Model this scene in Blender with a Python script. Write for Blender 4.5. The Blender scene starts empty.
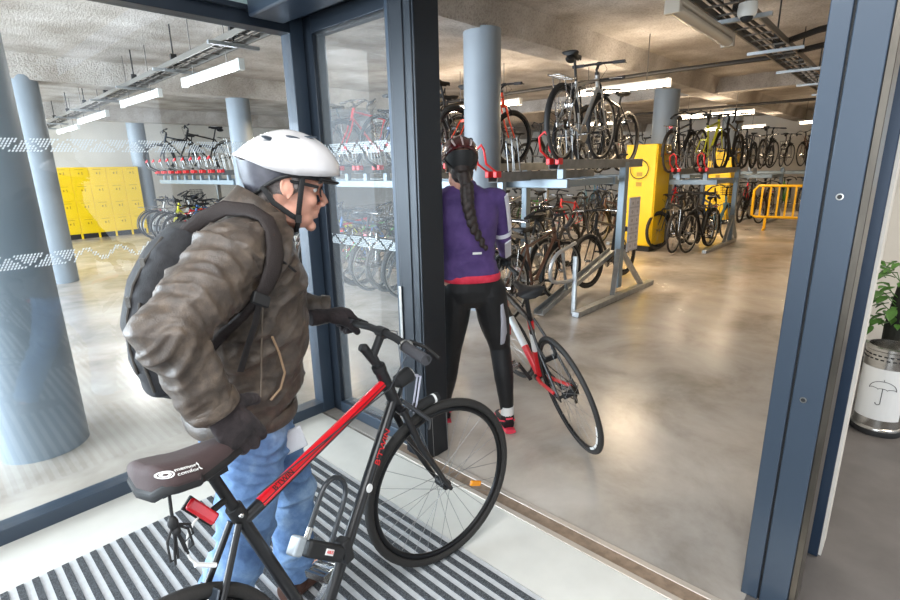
import bpy, bmesh, math, random
from math import sin, cos, pi, radians, sqrt, atan2
from mathutils import Vector, Matrix, noise, Euler
V = Vector
COL = bpy.context.scene.collection
RNG = random.Random(7)

# ------------------------------------------------------------------ helpers
def lin(c):
    return tuple(((x/255)/12.92 if x/255 <= .04045 else ((x/255+.055)/1.055)**2.4) for x in c)

def link(o, parent=None):
    COL.objects.link(o)
    if parent is not None: o.parent = parent
    return o

def props(o, label=None, cat=None, group=None, kind=None):
    if label: o['label'] = label
    if cat: o['category'] = cat
    if group: o['group'] = group
    if kind: o['kind'] = kind
    return o

def thing(name, label, cat, loc=(0, 0, 0), rot=(0, 0, 0), group=None, kind=None):
    o = bpy.data.objects.new(name, None)
    o.empty_display_size = .1
    o.location = loc; o.rotation_euler = rot
    link(o)
    return props(o, label, cat, group, kind)

class MB:
    """collects shapes and links them as one mesh object"""
    def __init__(s): s.v = []; s.f = []; s.m = []; s.cur = 0
    def add(s, vs, fs):
        b = len(s.v); s.v.extend([tuple(x) for x in vs])
        for f in fs:
            s.f.append(tuple(b+i for i in f)); s.m.append(s.cur)
        return s
    def box(s, a, b):
        x0, y0, z0 = a; x1, y1, z1 = b
        vs = [(x, y, z) for z in (z0, z1) for y in (y0, y1) for x in (x0, x1)]
        return s.add(vs, [(0, 2, 3, 1), (4, 5, 7, 6), (0, 1, 5, 4), (2, 6, 7, 3), (0, 4, 6, 2), (1, 3, 7, 5)])
    def obox(s, M, size):
        hx, hy, hz = size[0]/2, size[1]/2, size[2]/2
        vs = [M @ V((x, y, z)) for z in (-hz, hz) for y in (-hy, hy) for x in (-hx, hx)]
        return s.add(vs, [(0, 2, 3, 1), (4, 5, 7, 6), (0, 1, 5, 4), (2, 6, 7, 3), (0, 4, 6, 2), (1, 3, 7, 5)])
    def bar(s, p, q, w, h, up=(0, 0, 1)):
        p, q = V(p), V(q); d = (q-p); L = d.length; d.normalize()
        u = V(up)
        if abs(d.dot(u)) > .98: u = V((1, 0, 0))
        y = u.cross(d).normalized(); z = d.cross(y)
        M = Matrix((d, y, z)).transposed().to_4x4(); M.translation = (p+q)/2
        return s.obox(M, (L, w, h))
    def path(s, pts, rad, n=10, cap=True, closed=False, flat=None, up=None):
        """tube along points; rad a number or a list; flat = (a, b) multipliers of the section's two axes"""
        pts = [V(p) for p in pts]; k = len(pts)
        if not hasattr(rad, '__len__'): rad = [rad]*k
        T = []
        for i in range(k):
            if closed: t = pts[(i+1) % k]-pts[i-1]
            else: t = pts[min(i+1, k-1)]-pts[max(i-1, 0)]
            T.append(t.normalized())
        u = V(up) if up else V((0, 0, 1))
        if abs(T[0].dot(u)) > .95: u = V((0, 1, 0)) if not up else u
        N = (u-T[0]*u.dot(T[0])).normalized()
        rings = []
        for i in range(k):
            N = (N-T[i]*N.dot(T[i]))
            if up: N = u-T[i]*u.dot(T[i])
            N.normalize()
            B = T[i].cross(N)
            r = rad[i]
            ra, rb = (r if hasattr(r, '__len__') else (r, r))
            if flat: ra, rb = ra*flat[0], rb*flat[1]
            rings.append([pts[i]+N*(cos(2*pi*j/n)*ra)+B*(sin(2*pi*j/n)*rb) for j in range(n)])
        vs = [p for r in rings for p in r]; fs = []
        for i in range(k if closed else k-1):
            a = i*n; b = ((i+1) % k)*n
            for j in range(n):
                fs.append((a+j, a+(j+1) % n, b+(j+1) % n, b+j))
        if cap and not closed:
            fs.append(tuple(range(n-1, -1, -1))); fs.append(tuple((k-1)*n+j for j in range(n)))
        return s.add(vs, fs)
    def tube(s, p, q, r, r2=None, n=10): return s.path([p, q], [r, r if r2 is None else r2], n)
    def ring(s, c, e1, e2, R, r, n=40, m=8, flat=(1, 1)):
        """torus round centre c in the plane e1,e2; flat = radial, axial factors"""
        c, e1, e2 = V(c), V(e1).normalized(), V(e2).normalized(); ax = e1.cross(e2)
        vs = []; fs = []
        for i in range(n):
            a = 2*pi*i/n; d = e1*cos(a)+e2*sin(a)
            for j in range(m):
                b = 2*pi*j/m
                vs.append(c+d*(R+r*flat[0]*cos(b))+ax*(r*flat[1]*sin(b)))
        for i in range(n):
            for j in range(m):
                fs.append((i*m+j, ((i+1) % n)*m+j, ((i+1) % n)*m+(j+1) % m, i*m+(j+1) % m))
        return s.add(vs, fs)
    def lathe(s, prof, n=32, c=(0, 0, 0), M=None, cap=True):
        """prof = [(r, z), ...] turned round z"""
        vs = []; fs = []
        for r, z in prof:
            for j in range(n):
                p = V((r*cos(2*pi*j/n), r*sin(2*pi*j/n), z))
                vs.append((M @ p) if M else p+V(c))
        for i in range(len(prof)-1):
            for j in range(n):
                fs.append((i*n+j, i*n+(j+1) % n, (i+1)*n+(j+1) % n, (i+1)*n+j))
        if cap:
            if prof[0][0] > 1e-5: fs.append(tuple(range(n-1, -1, -1)))
            if prof[-1][0] > 1e-5: fs.append(tuple((len(prof)-1)*n+j for j in range(n)))
        return s.add(vs, fs)
    def ball(s, c, r, n=14, m=10, M=None):
        c = V(c); rx, ry, rz = (r if hasattr(r, '__len__') else (r, r, r))
        vs = []; fs = []
        for i in range(m+1):
            t = pi*i/m
            for j in range(n):
                p = V((rx*sin(t)*cos(2*pi*j/n), ry*sin(t)*sin(2*pi*j/n), rz*cos(t)))
                vs.append(c+((M.to_3x3() @ p) if M else p))
        for i in range(m):
            for j in range(n):
                fs.append((i*n+j, (i+1)*n+j, (i+1)*n+(j+1) % n, i*n+(j+1) % n))
        return s.add(vs, fs)
    def prism(s, outline, ext, origin=(0, 0, 0), e1=(1, 0, 0), e2=(0, 0, 1)):
        o, e1, e2, ex = V(origin), V(e1), V(e2), V(ext)
        a = [o+e1*x+e2*y for x, y in outline]; n = len(a)
        vs = a+[p+ex for p in a]
        fs = [tuple(range(n-1, -1, -1)), tuple(range(n, 2*n))]+[(i, (i+1) % n, n+(i+1) % n, n+i) for i in range(n)]
        return s.add(vs, fs)
    def text(s, txt, size, M, ext=.0006, align='CENTER'):
        cu = bpy.data.curves.new('letters', 'FONT'); cu.body = txt; cu.size = size; cu.extrude = ext
        cu.align_x = align; cu.align_y = 'CENTER'; cu.resolution_u = 3
        o = bpy.data.objects.new('letters', cu); COL.objects.link(o)
        bpy.context.view_layer.update()
        me = bpy.data.meshes.new_from_object(o.evaluated_get(bpy.context.evaluated_depsgraph_get()))
        s.add([M @ v.co for v in me.vertices], [tuple(p.vertices) for p in me.polygons])
        bpy.data.objects.remove(o); bpy.data.curves.remove(cu); bpy.data.meshes.remove(me)
        return s
    def mesh(s, name='shape', smooth=35, fixn=True):
        me = bpy.data.meshes.new(name)
        me.from_pydata(s.v, [], s.f); me.validate(clean_customdata=False); me.update()
        if fixn:
            bm = bmesh.new(); bm.from_mesh(me)
            bmesh.ops.remove_doubles(bm, verts=bm.verts, dist=1e-6)
            bmesh.ops.recalc_face_normals(bm, faces=bm.faces)
            bm.to_mesh(me); bm.free()
        if smooth:
            me.polygons.foreach_set('use_smooth', [True]*len(me.polygons))
            if smooth < 180: me.set_sharp_from_angle(angle=radians(smooth))
        return me
    def build(s, name, mat, parent=None, smooth=35, bevel=0, label=None, fixn=True):
        me = s.mesh(name, smooth, fixn)
        for m in (mat if isinstance(mat, (list, tuple)) else [mat]): me.materials.append(m)
        if isinstance(mat, (list, tuple)) and not fixn: me.polygons.foreach_set('material_index', s.m)
        o = link(bpy.data.objects.new(name, me), parent)
        if bevel:
            b = o.modifiers.new('bevel', 'BEVEL'); b.width = bevel; b.segments = 2; b.limit_method = 'ANGLE'; b.angle_limit = radians(40)
            b.harden_normals = False
        if label: o['label'] = label
        return o

def frame_M(origin, ex, ey):
    ex = V(ex).normalized(); ey = V(ey); ey = (ey-ex*ey.dot(ex)).normalized(); ez = ex.cross(ey)
    M = Matrix((ex, ey, ez)).transposed().to_4x4(); M.translation = V(origin)
    return M

def copy_tree(src, parent=None, loc=None, rot=None, label=None, group=None):
    c = src.copy(); COL.objects.link(c)
    if parent is not None: c.parent = parent
    if loc is not None: c.location = loc
    if rot is not None: c.rotation_euler = rot
    if label: c['label'] = label
    if group: c['group'] = group
    for ch in list(src.children): copy_tree(ch, c)
    return c

# ------------------------------------------------------------------ materials
def new_mat(name):
    m = bpy.data.materials.new(name); m.use_nodes = True
    nt = m.node_tree; b = nt.nodes['Principled BSDF']
    return m, nt, b

def mat(name, col, rough=.5, metal=0., noise_amt=0., scale=20., bump=0., bscale=None, coat=0., col2=None, spec=.5, sheen=0., stretch=None, detail=6):
    m, nt, b = new_mat(name)
    c = lin(col)+(1,)
    b.inputs['Base Color'].default_value = c
    b.inputs['Roughness'].default_value = rough
    b.inputs['Metallic'].default_value = metal
    b.inputs['Specular IOR Level'].default_value = spec
    b.inputs['Coat Weight'].default_value = coat
    b.inputs['Sheen Weight'].default_value = sheen
    tc = None
    if noise_amt or col2 or bump:
        tc = nt.nodes.new('ShaderNodeTexCoord')
        mp = nt.nodes.new('ShaderNodeMapping')
        nt.links.new(tc.outputs['Object'], mp.inputs['Vector'])
        if stretch: mp.inputs['Scale'].default_value = stretch
    if noise_amt or col2:
        n = nt.nodes.new('ShaderNodeTexNoise'); n.inputs['Scale'].default_value = scale; n.inputs['Detail'].default_value = detail
        nt.links.new(mp.outputs[0], n.inputs['Vector'])
        r = nt.nodes.new('ShaderNodeValToRGB')
        r.color_ramp.elements[0].position = .35; r.color_ramp.elements[1].position = .65
        if col2:
            r.color_ramp.elements[0].color = c; r.color_ramp.elements[1].color = lin(col2)+(1,)
        else:
            r.color_ramp.elements[0].color = tuple(x*(1-noise_amt) for x in c[:3])+(1,)
            r.color_ramp.elements[1].color = tuple(min(1, x*(1+noise_amt)) for x in c[:3])+(1,)
        nt.links.new(n.outputs['Fac'], r.inputs[0]); nt.links.new(r.outputs[0], b.inputs['Base Color'])
    if bump:
        n2 = nt.nodes.new('ShaderNodeTexNoise'); n2.inputs['Scale'].default_value = bscale or scale; n2.inputs['Detail'].default_value = detail
        nt.links.new(mp.outputs[0], n2.inputs['Vector'])
        bp = nt.nodes.new('ShaderNodeBump'); bp.inputs['Strength'].default_value = bump; bp.inputs['Distance'].default_value = .01
        nt.links.new(n2.outputs['Fac'], bp.inputs['Height']); nt.links.new(bp.outputs[0], b.inputs['Normal'])
    return m

def emit_mat(name, col, strength):
    m, nt, b = new_mat(name)
    b.inputs['Base Color'].default_value = (.8, .8, .8, 1)
    b.inputs['Emission Color'].default_value = lin(col)+(1,)
    b.inputs['Emission Strength'].default_value = strength
    return m

def glass_mat(name, tint=(248, 251, 252), refl=1.0, haze=0.):
    m, nt, b = new_mat(name); nt.nodes.remove(b)
    out = nt.nodes['Material Output']
    tr = nt.nodes.new('ShaderNodeBsdfTransparent'); tr.inputs[0].default_value = lin(tint)+(1,)
    gl = nt.nodes.new('ShaderNodeBsdfGlossy'); gl.inputs['Roughness'].default_value = .02; gl.inputs[0].default_value = (.95, .97, 1, 1)
    fr = nt.nodes.new('ShaderNodeFresnel'); fr.inputs[0].default_value = 1.5
    mu = nt.nodes.new('ShaderNodeMath'); mu.operation = 'MULTIPLY'; mu.inputs[1].default_value = 1.6*refl
    gm = nt.nodes.new('ShaderNodeNewGeometry'); iv = nt.nodes.new('ShaderNodeMath'); iv.operation = 'SUBTRACT'; iv.inputs[0].default_value = 1; nt.links.new(gm.outputs['Backfacing'], iv.inputs[1])
    m3 = nt.nodes.new('ShaderNodeMath'); m3.operation = 'MULTIPLY'; nt.links.new(fr.outputs[0], m3.inputs[0]); nt.links.new(iv.outputs[0], m3.inputs[1]); nt.links.new(m3.outputs[0], mu.inputs[0])
    mx = nt.nodes.new('ShaderNodeMixShader')
    nt.links.new(mu.outputs[0], mx.inputs[0]); nt.links.new(tr.outputs[0], mx.inputs[1]); nt.links.new(gl.outputs[0], mx.inputs[2])
    last = mx
    if haze:
        df = nt.nodes.new('ShaderNodeBsdfDiffuse'); df.inputs[0].default_value = (.85, .88, .9, 1)
        m2 = nt.nodes.new('ShaderNodeMixShader'); m2.inputs[0].default_value = haze
        nt.links.new(mx.outputs[0], m2.inputs[1]); nt.links.new(df.outputs[0], m2.inputs[2]); last = m2
    nt.links.new(last.outputs[0], out.inputs[0])
    return m
# ------------------------------------------------------------------ the camera
cam = bpy.data.cameras.new('camera'); cam_o = link(bpy.data.objects.new('camera', cam))
Rm = Matrix(((0.678400, 0.199787, -0.707007), (-0.734419, 0.158160, -0.660011), (-0.020041, 0.966991, 0.254023)))
Mc = Rm.to_4x4(); Mc.translation = (0, 0, 1.55); cam_o.matrix_world = Mc
cam.sensor_width = 36; cam.lens = 36*507/900; cam.clip_start = .05; cam.clip_end = 200
sc = bpy.context.scene
sc.camera = cam_o
sc.view_settings.view_transform = 'Standard'; sc.view_settings.look = 'None'
sc.view_settings.gamma = 1; sc.view_settings.use_curve_mapping = False; sc.view_settings.exposure = .30
sc.cycles.use_denoising = True
sc.cycles.max_bounces = 8; sc.cycles.diffuse_bounces = 4; sc.cycles.glossy_bounces = 4; sc.cycles.transparent_max_bounces = 12
sc.cycles.sample_clamp_indirect = 6
sc.cycles.caustics_reflective = False; sc.cycles.caustics_refractive = False

# ------------------------------------------------------------------ surfaces of the building
def concrete_ceiling():
    m, nt, b = new_mat('sprayed concrete ceiling')
    tc = nt.nodes.new('ShaderNodeTexCoord')
    n1 = nt.nodes.new('ShaderNodeTexNoise'); n1.inputs['Scale'].default_value = 1.6; n1.inputs['Detail'].default_value = 8
    n2 = nt.nodes.new('ShaderNodeTexNoise'); n2.inputs['Scale'].default_value = 48; n2.inputs['Detail'].default_value = 5; n2.inputs['Roughness'].default_value = .6
    mpp = nt.nodes.new('ShaderNodeMapping'); mpp.inputs['Scale'].default_value = (1, .9, 1)
    nt.links.new(tc.outputs['Object'], mpp.inputs[0])
    for n in (n1,): nt.links.new(tc.outputs['Object'], n.inputs['Vector'])
    nt.links.new(mpp.outputs[0], n2.inputs['Vector'])
    r1 = nt.nodes.new('ShaderNodeValToRGB'); r1.color_ramp.elements[0].position = .35; r1.color_ramp.elements[1].position = .7
    r1.color_ramp.elements[0].color = lin((172, 163, 153))+(1,); r1.color_ramp.elements[1].color = lin((226, 221, 215))+(1,)
    r2 = nt.nodes.new('ShaderNodeValToRGB'); r2.color_ramp.elements[0].position = .3; r2.color_ramp.elements[1].position = .55
    r2.color_ramp.elements[0].color = (.58, .55, .52, 1); r2.color_ramp.elements[1].color = (1, 1, 1, 1)
    mx = nt.nodes.new('ShaderNodeMix'); mx.data_type = 'RGBA'; mx.blend_type = 'MULTIPLY'; mx.inputs[0].default_value = .8
    nt.links.new(n1.outputs['Fac'], r1.inputs[0]); nt.links.new(n2.outputs['Fac'], r2.inputs[0])
    nt.links.new(r1.outputs[0], mx.inputs[6]); nt.links.new(r2.outputs[0], mx.inputs[7]); nt.links.new(mx.outputs[2], b.inputs['Base Color'])
    bp = nt.nodes.new('ShaderNodeBump'); bp.inputs['Strength'].default_value = .9; bp.inputs['Distance'].default_value = .03
    nt.links.new(n2.outputs['Fac'], bp.inputs['Height']); nt.links.new(bp.outputs[0], b.inputs['Normal'])
    b.inputs['Roughness'].default_value = .9
    return m

def polished_floor():
    m, nt, b = new_mat('polished concrete floor')
    tc = nt.nodes.new('ShaderNodeTexCoord')
    n1 = nt.nodes.new('ShaderNodeTexNoise'); n1.inputs['Scale'].default_value = 1.3; n1.inputs['Detail'].default_value = 9; n1.inputs['Roughness'].default_value = .62; n1.inputs['Distortion'].default_value = .35
    n2 = nt.nodes.new('ShaderNodeTexNoise'); n2.inputs['Scale'].default_value = .55; n2.inputs['Detail'].default_value = 4
    n3 = nt.nodes.new('ShaderNodeTexNoise'); n3.inputs['Scale'].default_value = 90; n3.inputs['Detail'].default_value = 3
    for n in (n1, n2, n3): nt.links.new(tc.outputs['Object'], n.inputs['Vector'])
    r1 = nt.nodes.new('ShaderNodeValToRGB'); e = r1.color_ramp.elements
    e[0].position = .3; e[0].color = lin((146, 140, 133))+(1,)
    e[1].position = .72; e[1].color = lin((210, 207, 203))+(1,)
    k = e.new(.5); k.color = lin((187, 182, 176))+(1,)
    r2 = nt.nodes.new('ShaderNodeValToRGB'); r2.color_ramp.elements[0].position = .4; r2.color_ramp.elements[1].position = .6
    r2.color_ramp.elements[0].color = (.83, .81, .79, 1); r2.color_ramp.elements[1].color = (1, .93, .86, 1)
    mx = nt.nodes.new('ShaderNodeMix'); mx.data_type = 'RGBA'; mx.blend_type = 'MULTIPLY'; mx.inputs[0].default_value = 1
    nt.links.new(n1.outputs['Fac'], r1.inputs[0]); nt.links.new(n2.outputs['Fac'], r2.inputs[0])
    nt.links.new(r1.outputs[0], mx.inputs[6]); nt.links.new(r2.outputs[0], mx.inputs[7]); nt.links.new(mx.outputs[2], b.inputs['Base Color'])
    mr = nt.nodes.new('ShaderNodeMapRange'); mr.inputs['To Min'].default_value = .14; mr.inputs['To Max'].default_value = .34
    nt.links.new(n1.outputs['Fac'], mr.inputs['Value']); nt.links.new(mr.outputs[0], b.inputs['Roughness'])
    bp = nt.nodes.new('ShaderNodeBump'); bp.inputs['Strength'].default_value = .04
    nt.links.new(n3.outputs['Fac'], bp.inputs['Height']); nt.links.new(bp.outputs[0], b.inputs['Normal'])
    return m

def stripe_mat():
    """ribbed entrance mat: dark carpet strips between pale aluminium ones, running along y"""
    m, nt, b = new_mat('charcoal carpet strip')
    tc = nt.nodes.new('ShaderNodeTexCoord')
    n = nt.nodes.new('ShaderNodeTexNoise'); n.inputs['Scale'].default_value = 260; n.inputs['Detail'].default_value = 4
    nt.links.new(tc.outputs['Object'], n.inputs['Vector'])
    r = nt.nodes.new('ShaderNodeValToRGB'); r.color_ramp.elements[0].position = .35; r.color_ramp.elements[1].position = .7
    r.color_ramp.elements[0].color = lin((36, 38, 42))+(1,); r.color_ramp.elements[1].color = lin((104, 108, 112))+(1,)
    nt.links.new(n.outputs['Fac'], r.inputs[0]); nt.links.new(r.outputs[0], b.inputs['Base Color'])
    bp = nt.nodes.new('ShaderNodeBump'); bp.inputs['Strength'].default_value = .6
    nt.links.new(n.outputs['Fac'], bp.inputs['Height']); nt.links.new(bp.outputs[0], b.inputs['Normal'])
    b.inputs['Roughness'].default_value = .95
    return m

M_ceil = concrete_ceiling(); M_floor = polished_floor(); M_strip = stripe_mat()
M_slab = mat('pale resin slab', (222, 221, 214), .45, noise_amt=.03, scale=9)
M_dfloor = mat('dark grey screed', (104, 99, 96), .5, noise_amt=.14, scale=5, bump=.03, bscale=80)
M_wallw = mat('off white render', (220, 214, 204), .85, noise_amt=.05, scale=2, bump=.05, bscale=40)
M_blue = mat('blue grey powder coat', (56, 68, 82), .36, metal=.15, coat=.1)
M_blued = mat('anthracite powder coat', (40, 48, 58), .35, metal=.3)
M_black = mat('black rubber gasket', (14, 15, 17), .6)
M_steel = mat('brushed steel', (176, 174, 170), .28, metal=1, noise_amt=.08, scale=60)
M_galv = mat('galvanised steel', (168, 172, 174), .42, metal=.85, noise_amt=.14, scale=14)
M_rust = mat('worn brown rail bed', (150, 130, 112), .5, metal=.2, noise_amt=.2, scale=30)
M_colm = mat('grey blue painted column', (136, 146, 155), .5, noise_amt=.03, scale=3)
M_glass = glass_mat('clear pane')
M_glass2 = glass_mat('side pane with white haze', refl=1.2, haze=.05)  # even whitish haze mixed into the pane
M_frit = mat('white dotted film', (222, 232, 238), .6)
M_tube = emit_mat('lit fluorescent tube', (255, 232, 196), 22)
M_tubec = emit_mat('lit cool fluorescent tube', (250, 250, 255), 14)
M_offtube = mat('unlit clear lamp cover', (190, 180, 166), .25)
M_plastic = mat('white plastic', (226, 226, 222), .4)
M_tray = mat('grey cable ladder', (120, 116, 110), .45, metal=.7)
M_cable = mat('black cable', (28, 26, 25), .6)
M_yellow = mat('yellow locker enamel', (244, 204, 8), .38, noise_amt=.03, scale=2)
M_ydark = mat('dark yellow fitting', (176, 140, 10), .4)

# ------------------------------------------------------------------ shell
def struct(name, mb, m, parent=None, bevel=0, smooth=35, label=None):
    o = mb.build(name, m, parent, smooth, bevel)
    if parent is None: o['kind'] = 'structure'
    if label: o['label'] = label
    return o

struct('floor', MB().box((-5, 2.72, -.2), (26, 19, 0)).box((1.66, .26, -.2), (26, 2.72, 0)), M_floor, label='polished beige concrete floor of the bicycle hall')
struct('floor_lobby', MB().box((1.78, -4, -.2), (9, .26, -.001)), M_dfloor, label='dark grey floor of the room on the right')
struct('floor_entrance', MB().box((-3, 2.37, -.2), (1.64, 2.72, 0)).box((1.34, -3, -.2), (1.64, 2.37, 0)).box((1.64, -3, -.2), (1.78, .14, 0)), M_slab, label='pale slab around the entrance mat')
# ceiling: slab with beams along x
CZ = 3.12
struct('ceiling', MB().box((-5, 2.6, CZ), (26, 19, CZ+.3)).box((1.75, .28, CZ), (26, 2.6, CZ+.3)), M_ceil)
for i, (y, zb) in enumerate(((3.62, 2.84), (9.35, 2.8), (15.0, 2.8))):
    mb = MB()
    # sloping sided beam
    mb.prism([(y-.3, CZ+.02), (y-.2, zb), (y+.2, zb), (y+.3, CZ+.02)], (31, 0, 0), (-5, 0, 0), (0, 1, 0), (0, 0, 1))
    struct('trim_%d' % (i+1), mb, M_ceil, label='concrete ceiling beam')
mb = MB(); mb.prism([(-.2, CZ+.02), (-.14, 2.86), (.14, 2.86), (.2, CZ+.02)], (0, 16, 0), (11.6, .3, 0), (1, 0, 0), (0, 0, 1))
struct('trim_4', mb, M_ceil, label='concrete cross beam over the far racks')
struct('wall_back', MB().box((-5, 18.2, 0), (26, 18.4, 3.4)), M_wallw)
struct('wall_right', MB().box((22, .26, 0), (22.2, 18.4, 3.4)), M_wallw)
struct('wall_lobby_left', MB().box((2.42, .2, 0), (22, .3, 3.4)), M_wallw)
struct('wall_lobby_back', MB().box((5.6, -4, 0), (5.7, .2, 3.4)), M_wallw)
struct('ceiling_lobby', MB().box((1.8, -4, 2.7), (9, .2, 2.8)), M_wallw)
struct('ceiling_entrance', MB().box((-3, -3, 2.95), (1.75, 2.75, 3.05)), M_wallw)
M_ew = mat('grey blocking wall', (150, 146, 142), .8)  # for two unseen walls added to keep sky reflections off the glass
struct('wall_blocker_left', MB().box((-3.1, -3, 0), (-3, 2.7, 3)), M_ew)
struct('wall_blocker_back', MB().box((-3, -3.1, 0), (1.78, -3, 3)), M_ew)

# ------------------------------------------------------------------ left glass wall (window_1) at y = 2.75
w1 = thing('window_1', 'tall glass wall on the left with a dark blue metal frame', 'window', kind='structure')
MB().box((-2.6, 2.705, 0), (1.66, 2.8, .07)).build('window_frame', M_blue, w1, bevel=.003)
MB().box((-2.6, 2.70, 2.275), (1.66, 2.8, 2.36)).box((-2.6, 2.66, 2.335), (1.66, 2.7, 2.36)).build('transom', M_blued, w1, bevel=.003)
MB().box((-2.6, 2.748, .07), (1.66, 2.754, 2.275)).build('glass_pane', M_glass, w1, smooth=0)
MB().box((-2.6, 2.748, 2.36), (1.5, 2.754, 2.95)).build('upper_pane', mat('pale green frosted pane', (190, 214, 216), .3), w1, smooth=0)

def frit(name, parent, y0, y1, z0, z1, horizontal=True, fade=None):
    """dotted film band: small slanted dashes in rows with a zigzag of gaps"""
    mb = MB()
    L = y1-y0; n = int(L/.0115); rows = 6
    dz = (z1-z0)/rows
    for i in range(n):
        for r in range(rows):
            a = y0+i*.0115+(r % 2)*.0057
            ph = (a/.135) % 1.0; zz = abs(ph*2-1)
            if fade and a > fade: 
                if not (abs(zz-(r+.5)/rows) < .17): continue
            elif abs(zz-(r+.5)/rows) < .13: continue
            z = z0+r*dz
            if horizontal: mb.add([(a, 2.746, z), (a+.0062, 2.746, z), (a+.0105, 2.746, z+dz*.8), (a+.0043, 2.746, z+dz*.8)], [(0, 1, 2, 3)])
            else: mb.add([(1.756, a, z), (1.756, a+.0062, z), (1.756, a+.0105, z+dz*.8), (1.756, a+.0043, z+dz*.8)], [(0, 1, 2, 3)])
    return mb.build(name, M_frit, parent, smooth=0, fixn=False)
frit('dotted_band', w1, -.6, 1.64, 1.645, 1.70)
frit('dotted_band', w1, -.6, 1.64, 1.172, 1.232, fade=.5)

# ------------------------------------------------------------------ corner post and side pane (window_2)
w2 = thing('window_2', 'narrow tall pane between the corner and the doorway', 'window', kind='structure')
MB().box((1.655, 2.70, 0), (1.74, 2.80, 2.5)).build('corner_post', M_blue, w2, bevel=.004)
MB().box((1.74, 2.62, 0), (1.83, 2.72, 2.5)).build('window_frame', M_blued, w2, bevel=.004)
MB().box((1.735, 1.945, 0), (1.83, 2.005, 2.5)).build('window_frame', M_blue, w2, bevel=.004)
MB().box((1.735, 2.005, 0), (1.83, 2.62, .075)).build('bottom_rail', M_blue, w2, bevel=.004)
MB().box((1.735, 2.005, 2.27), (1.83, 2.62, 2.36)).build('top_rail', M_blued, w2, bevel=.004)
MB().box((1.765, 2.005, .075), (1.771, 2.62, 2.27)).build('glass_pane', M_glass2, w2, smooth=0)
frit('dotted_band', w2, 2.01, 2.60, 1.122, 1.18, False)
frit('dotted_band', w2, 2.01, 2.60, 1.63, 1.69, False, fade=0)

# ------------------------------------------------------------------ sliding doorway (door_1)
d1 = thing('door_1', 'open sliding doorway into the bicycle hall', 'door', kind='structure')
mb = MB().box((1.70, 1.772, 0), (1.86, 1.945, 2.5))
mb.box((1.694, 1.785, 0), (1.70, 1.825, 2.5)).box((1.694, 1.84, 0), (1.70, 1.925, 2.5))
mb.build('door_stack', mat('near black door profile', (30, 35, 42), .35, metal=.3), d1, bevel=.003)
MB().box((1.684, 1.915, .62), (1.688, 1.935, .96)).build('lock_plate', M_steel, d1, bevel=.001)
MB().box((1.60, -.6, 2.36), (1.86, 2.70, 2.62)).build('door_header', M_blued, d1, bevel=.006)
MB().box((1.40, -.6, 2.30), (1.60, 2.66, 2.52)).build('door_operator', mat('slate blue cover', (58, 70, 86), .3, metal=.3), d1, bevel=.012)
for a_, b_ in ((1.640, 1.668), (1.732, 1.760)): MB().box((a_, .14, 0), (b_, 2.02, .005)).build('threshold_rail', mat('pale steel rail', (214, 204, 192), .4, metal=.4), d1, bevel=.0015)
MB().box((1.665, .14, -.001), (1.735, 2.02, .0015)).build('rail_bed', M_rust, d1)
# right jamb: two flat profiles with a black gap, steel edge, second post behind
MB().box((1.85, .2265, 0), (1.95, .280, 2.7)).build('jamb_profile', M_blue, d1, bevel=.003)
MB().box((1.86, .215, 0), (1.94, .23, 2.7)).build('gasket', M_black, d1)
MB().box((1.85, .138, 0), (2.0, .2205, 2.7)).build('jamb_profile', M_blue, d1, bevel=.003)
MB().box((1.856, .118, 0), (2.02, .138, 2.7)).build('steel_edge', mat('dull brown steel', (96, 90, 82), .3, metal=.8, noise_amt=.3, scale=9, stretch=(1, 1, .3)), d1, bevel=.002)
MB().box((2.24, .098, 0), (2.40, .26, 2.7)).box((1.98, .14, 0), (2.24, .26, 2.7)).build('rear_jamb', mat('deep blue powder coat', (40, 56, 76), .35, metal=.2), d1, bevel=.003)
MB().box((2.26, .088, 0), (2.40, .098, 2.7)).build('pale_edge', M_wallw, d1)
for yk, z in ((.186, 1.444), (.190, .806)):
    p = MB(); p.lathe([(.0095, -.002), (.0095, .002), (.0065, .0022), (.006, -.001)], 20, M=frame_M((1.849, yk, z), (0, 0, 1), (0, 1, 0)), cap=False)
    p.build('keyhole_ring', M_steel, d1)
    MB().lathe([(.0066, -.002), (.0066, .0012)], 16, M=frame_M((1.849, yk, z), (0, 0, 1), (0, 1, 0))).build('keyhole', M_black, d1)

# ------------------------------------------------------------------ entrance mat
mt = thing('entrance_mat', 'large ribbed grey and black entrance mat in the pale slab floor', 'mat')
MB().box((-3, -3, -.02), (1.335, 2.37, .0005)).build('mat_base', mat('pale aluminium strip', (206, 209, 212), .55, noise_amt=.05, scale=40), mt)
mb = MB(); x = 1.31
while x > -2.9:
    mb.box((x-.0235, -3, 0), (x, 2.362, .006)); x -= .0485
o = mb.build('carpet_strips', M_strip, mt); o['kind'] = 'stuff'

# ------------------------------------------------------------------ columns
COLS = [((.33, 3.62), .215, 'thick blue grey column just behind the left glass wall'),
        ((1.50, 9.33), .20, 'blue grey column standing in front of the yellow locker wall'),
        ((4.72, 15.6), .21, 'blue grey column right beside the yellow locker wall'),
        ((4.55, 9.35), .20, 'blue grey column seen behind the cyclist in the silver helmet'),
        ((4.32, 3.52), .19, 'grey column behind the woman in the purple jacket'),
        ((10.15, 3.85), .225, 'grey column behind the nearest tall yellow cabinet'),
        ((15.3, 4.05), .24, 'grey column by the farther yellow cabinet')]
for (x, y), r, lb in COLS:
    o = MB().lathe([(r, 0), (r, 2.86)], 40).build('column', M_colm); o.location = (x, y, 0); props(o, lb, 'column')

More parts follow.
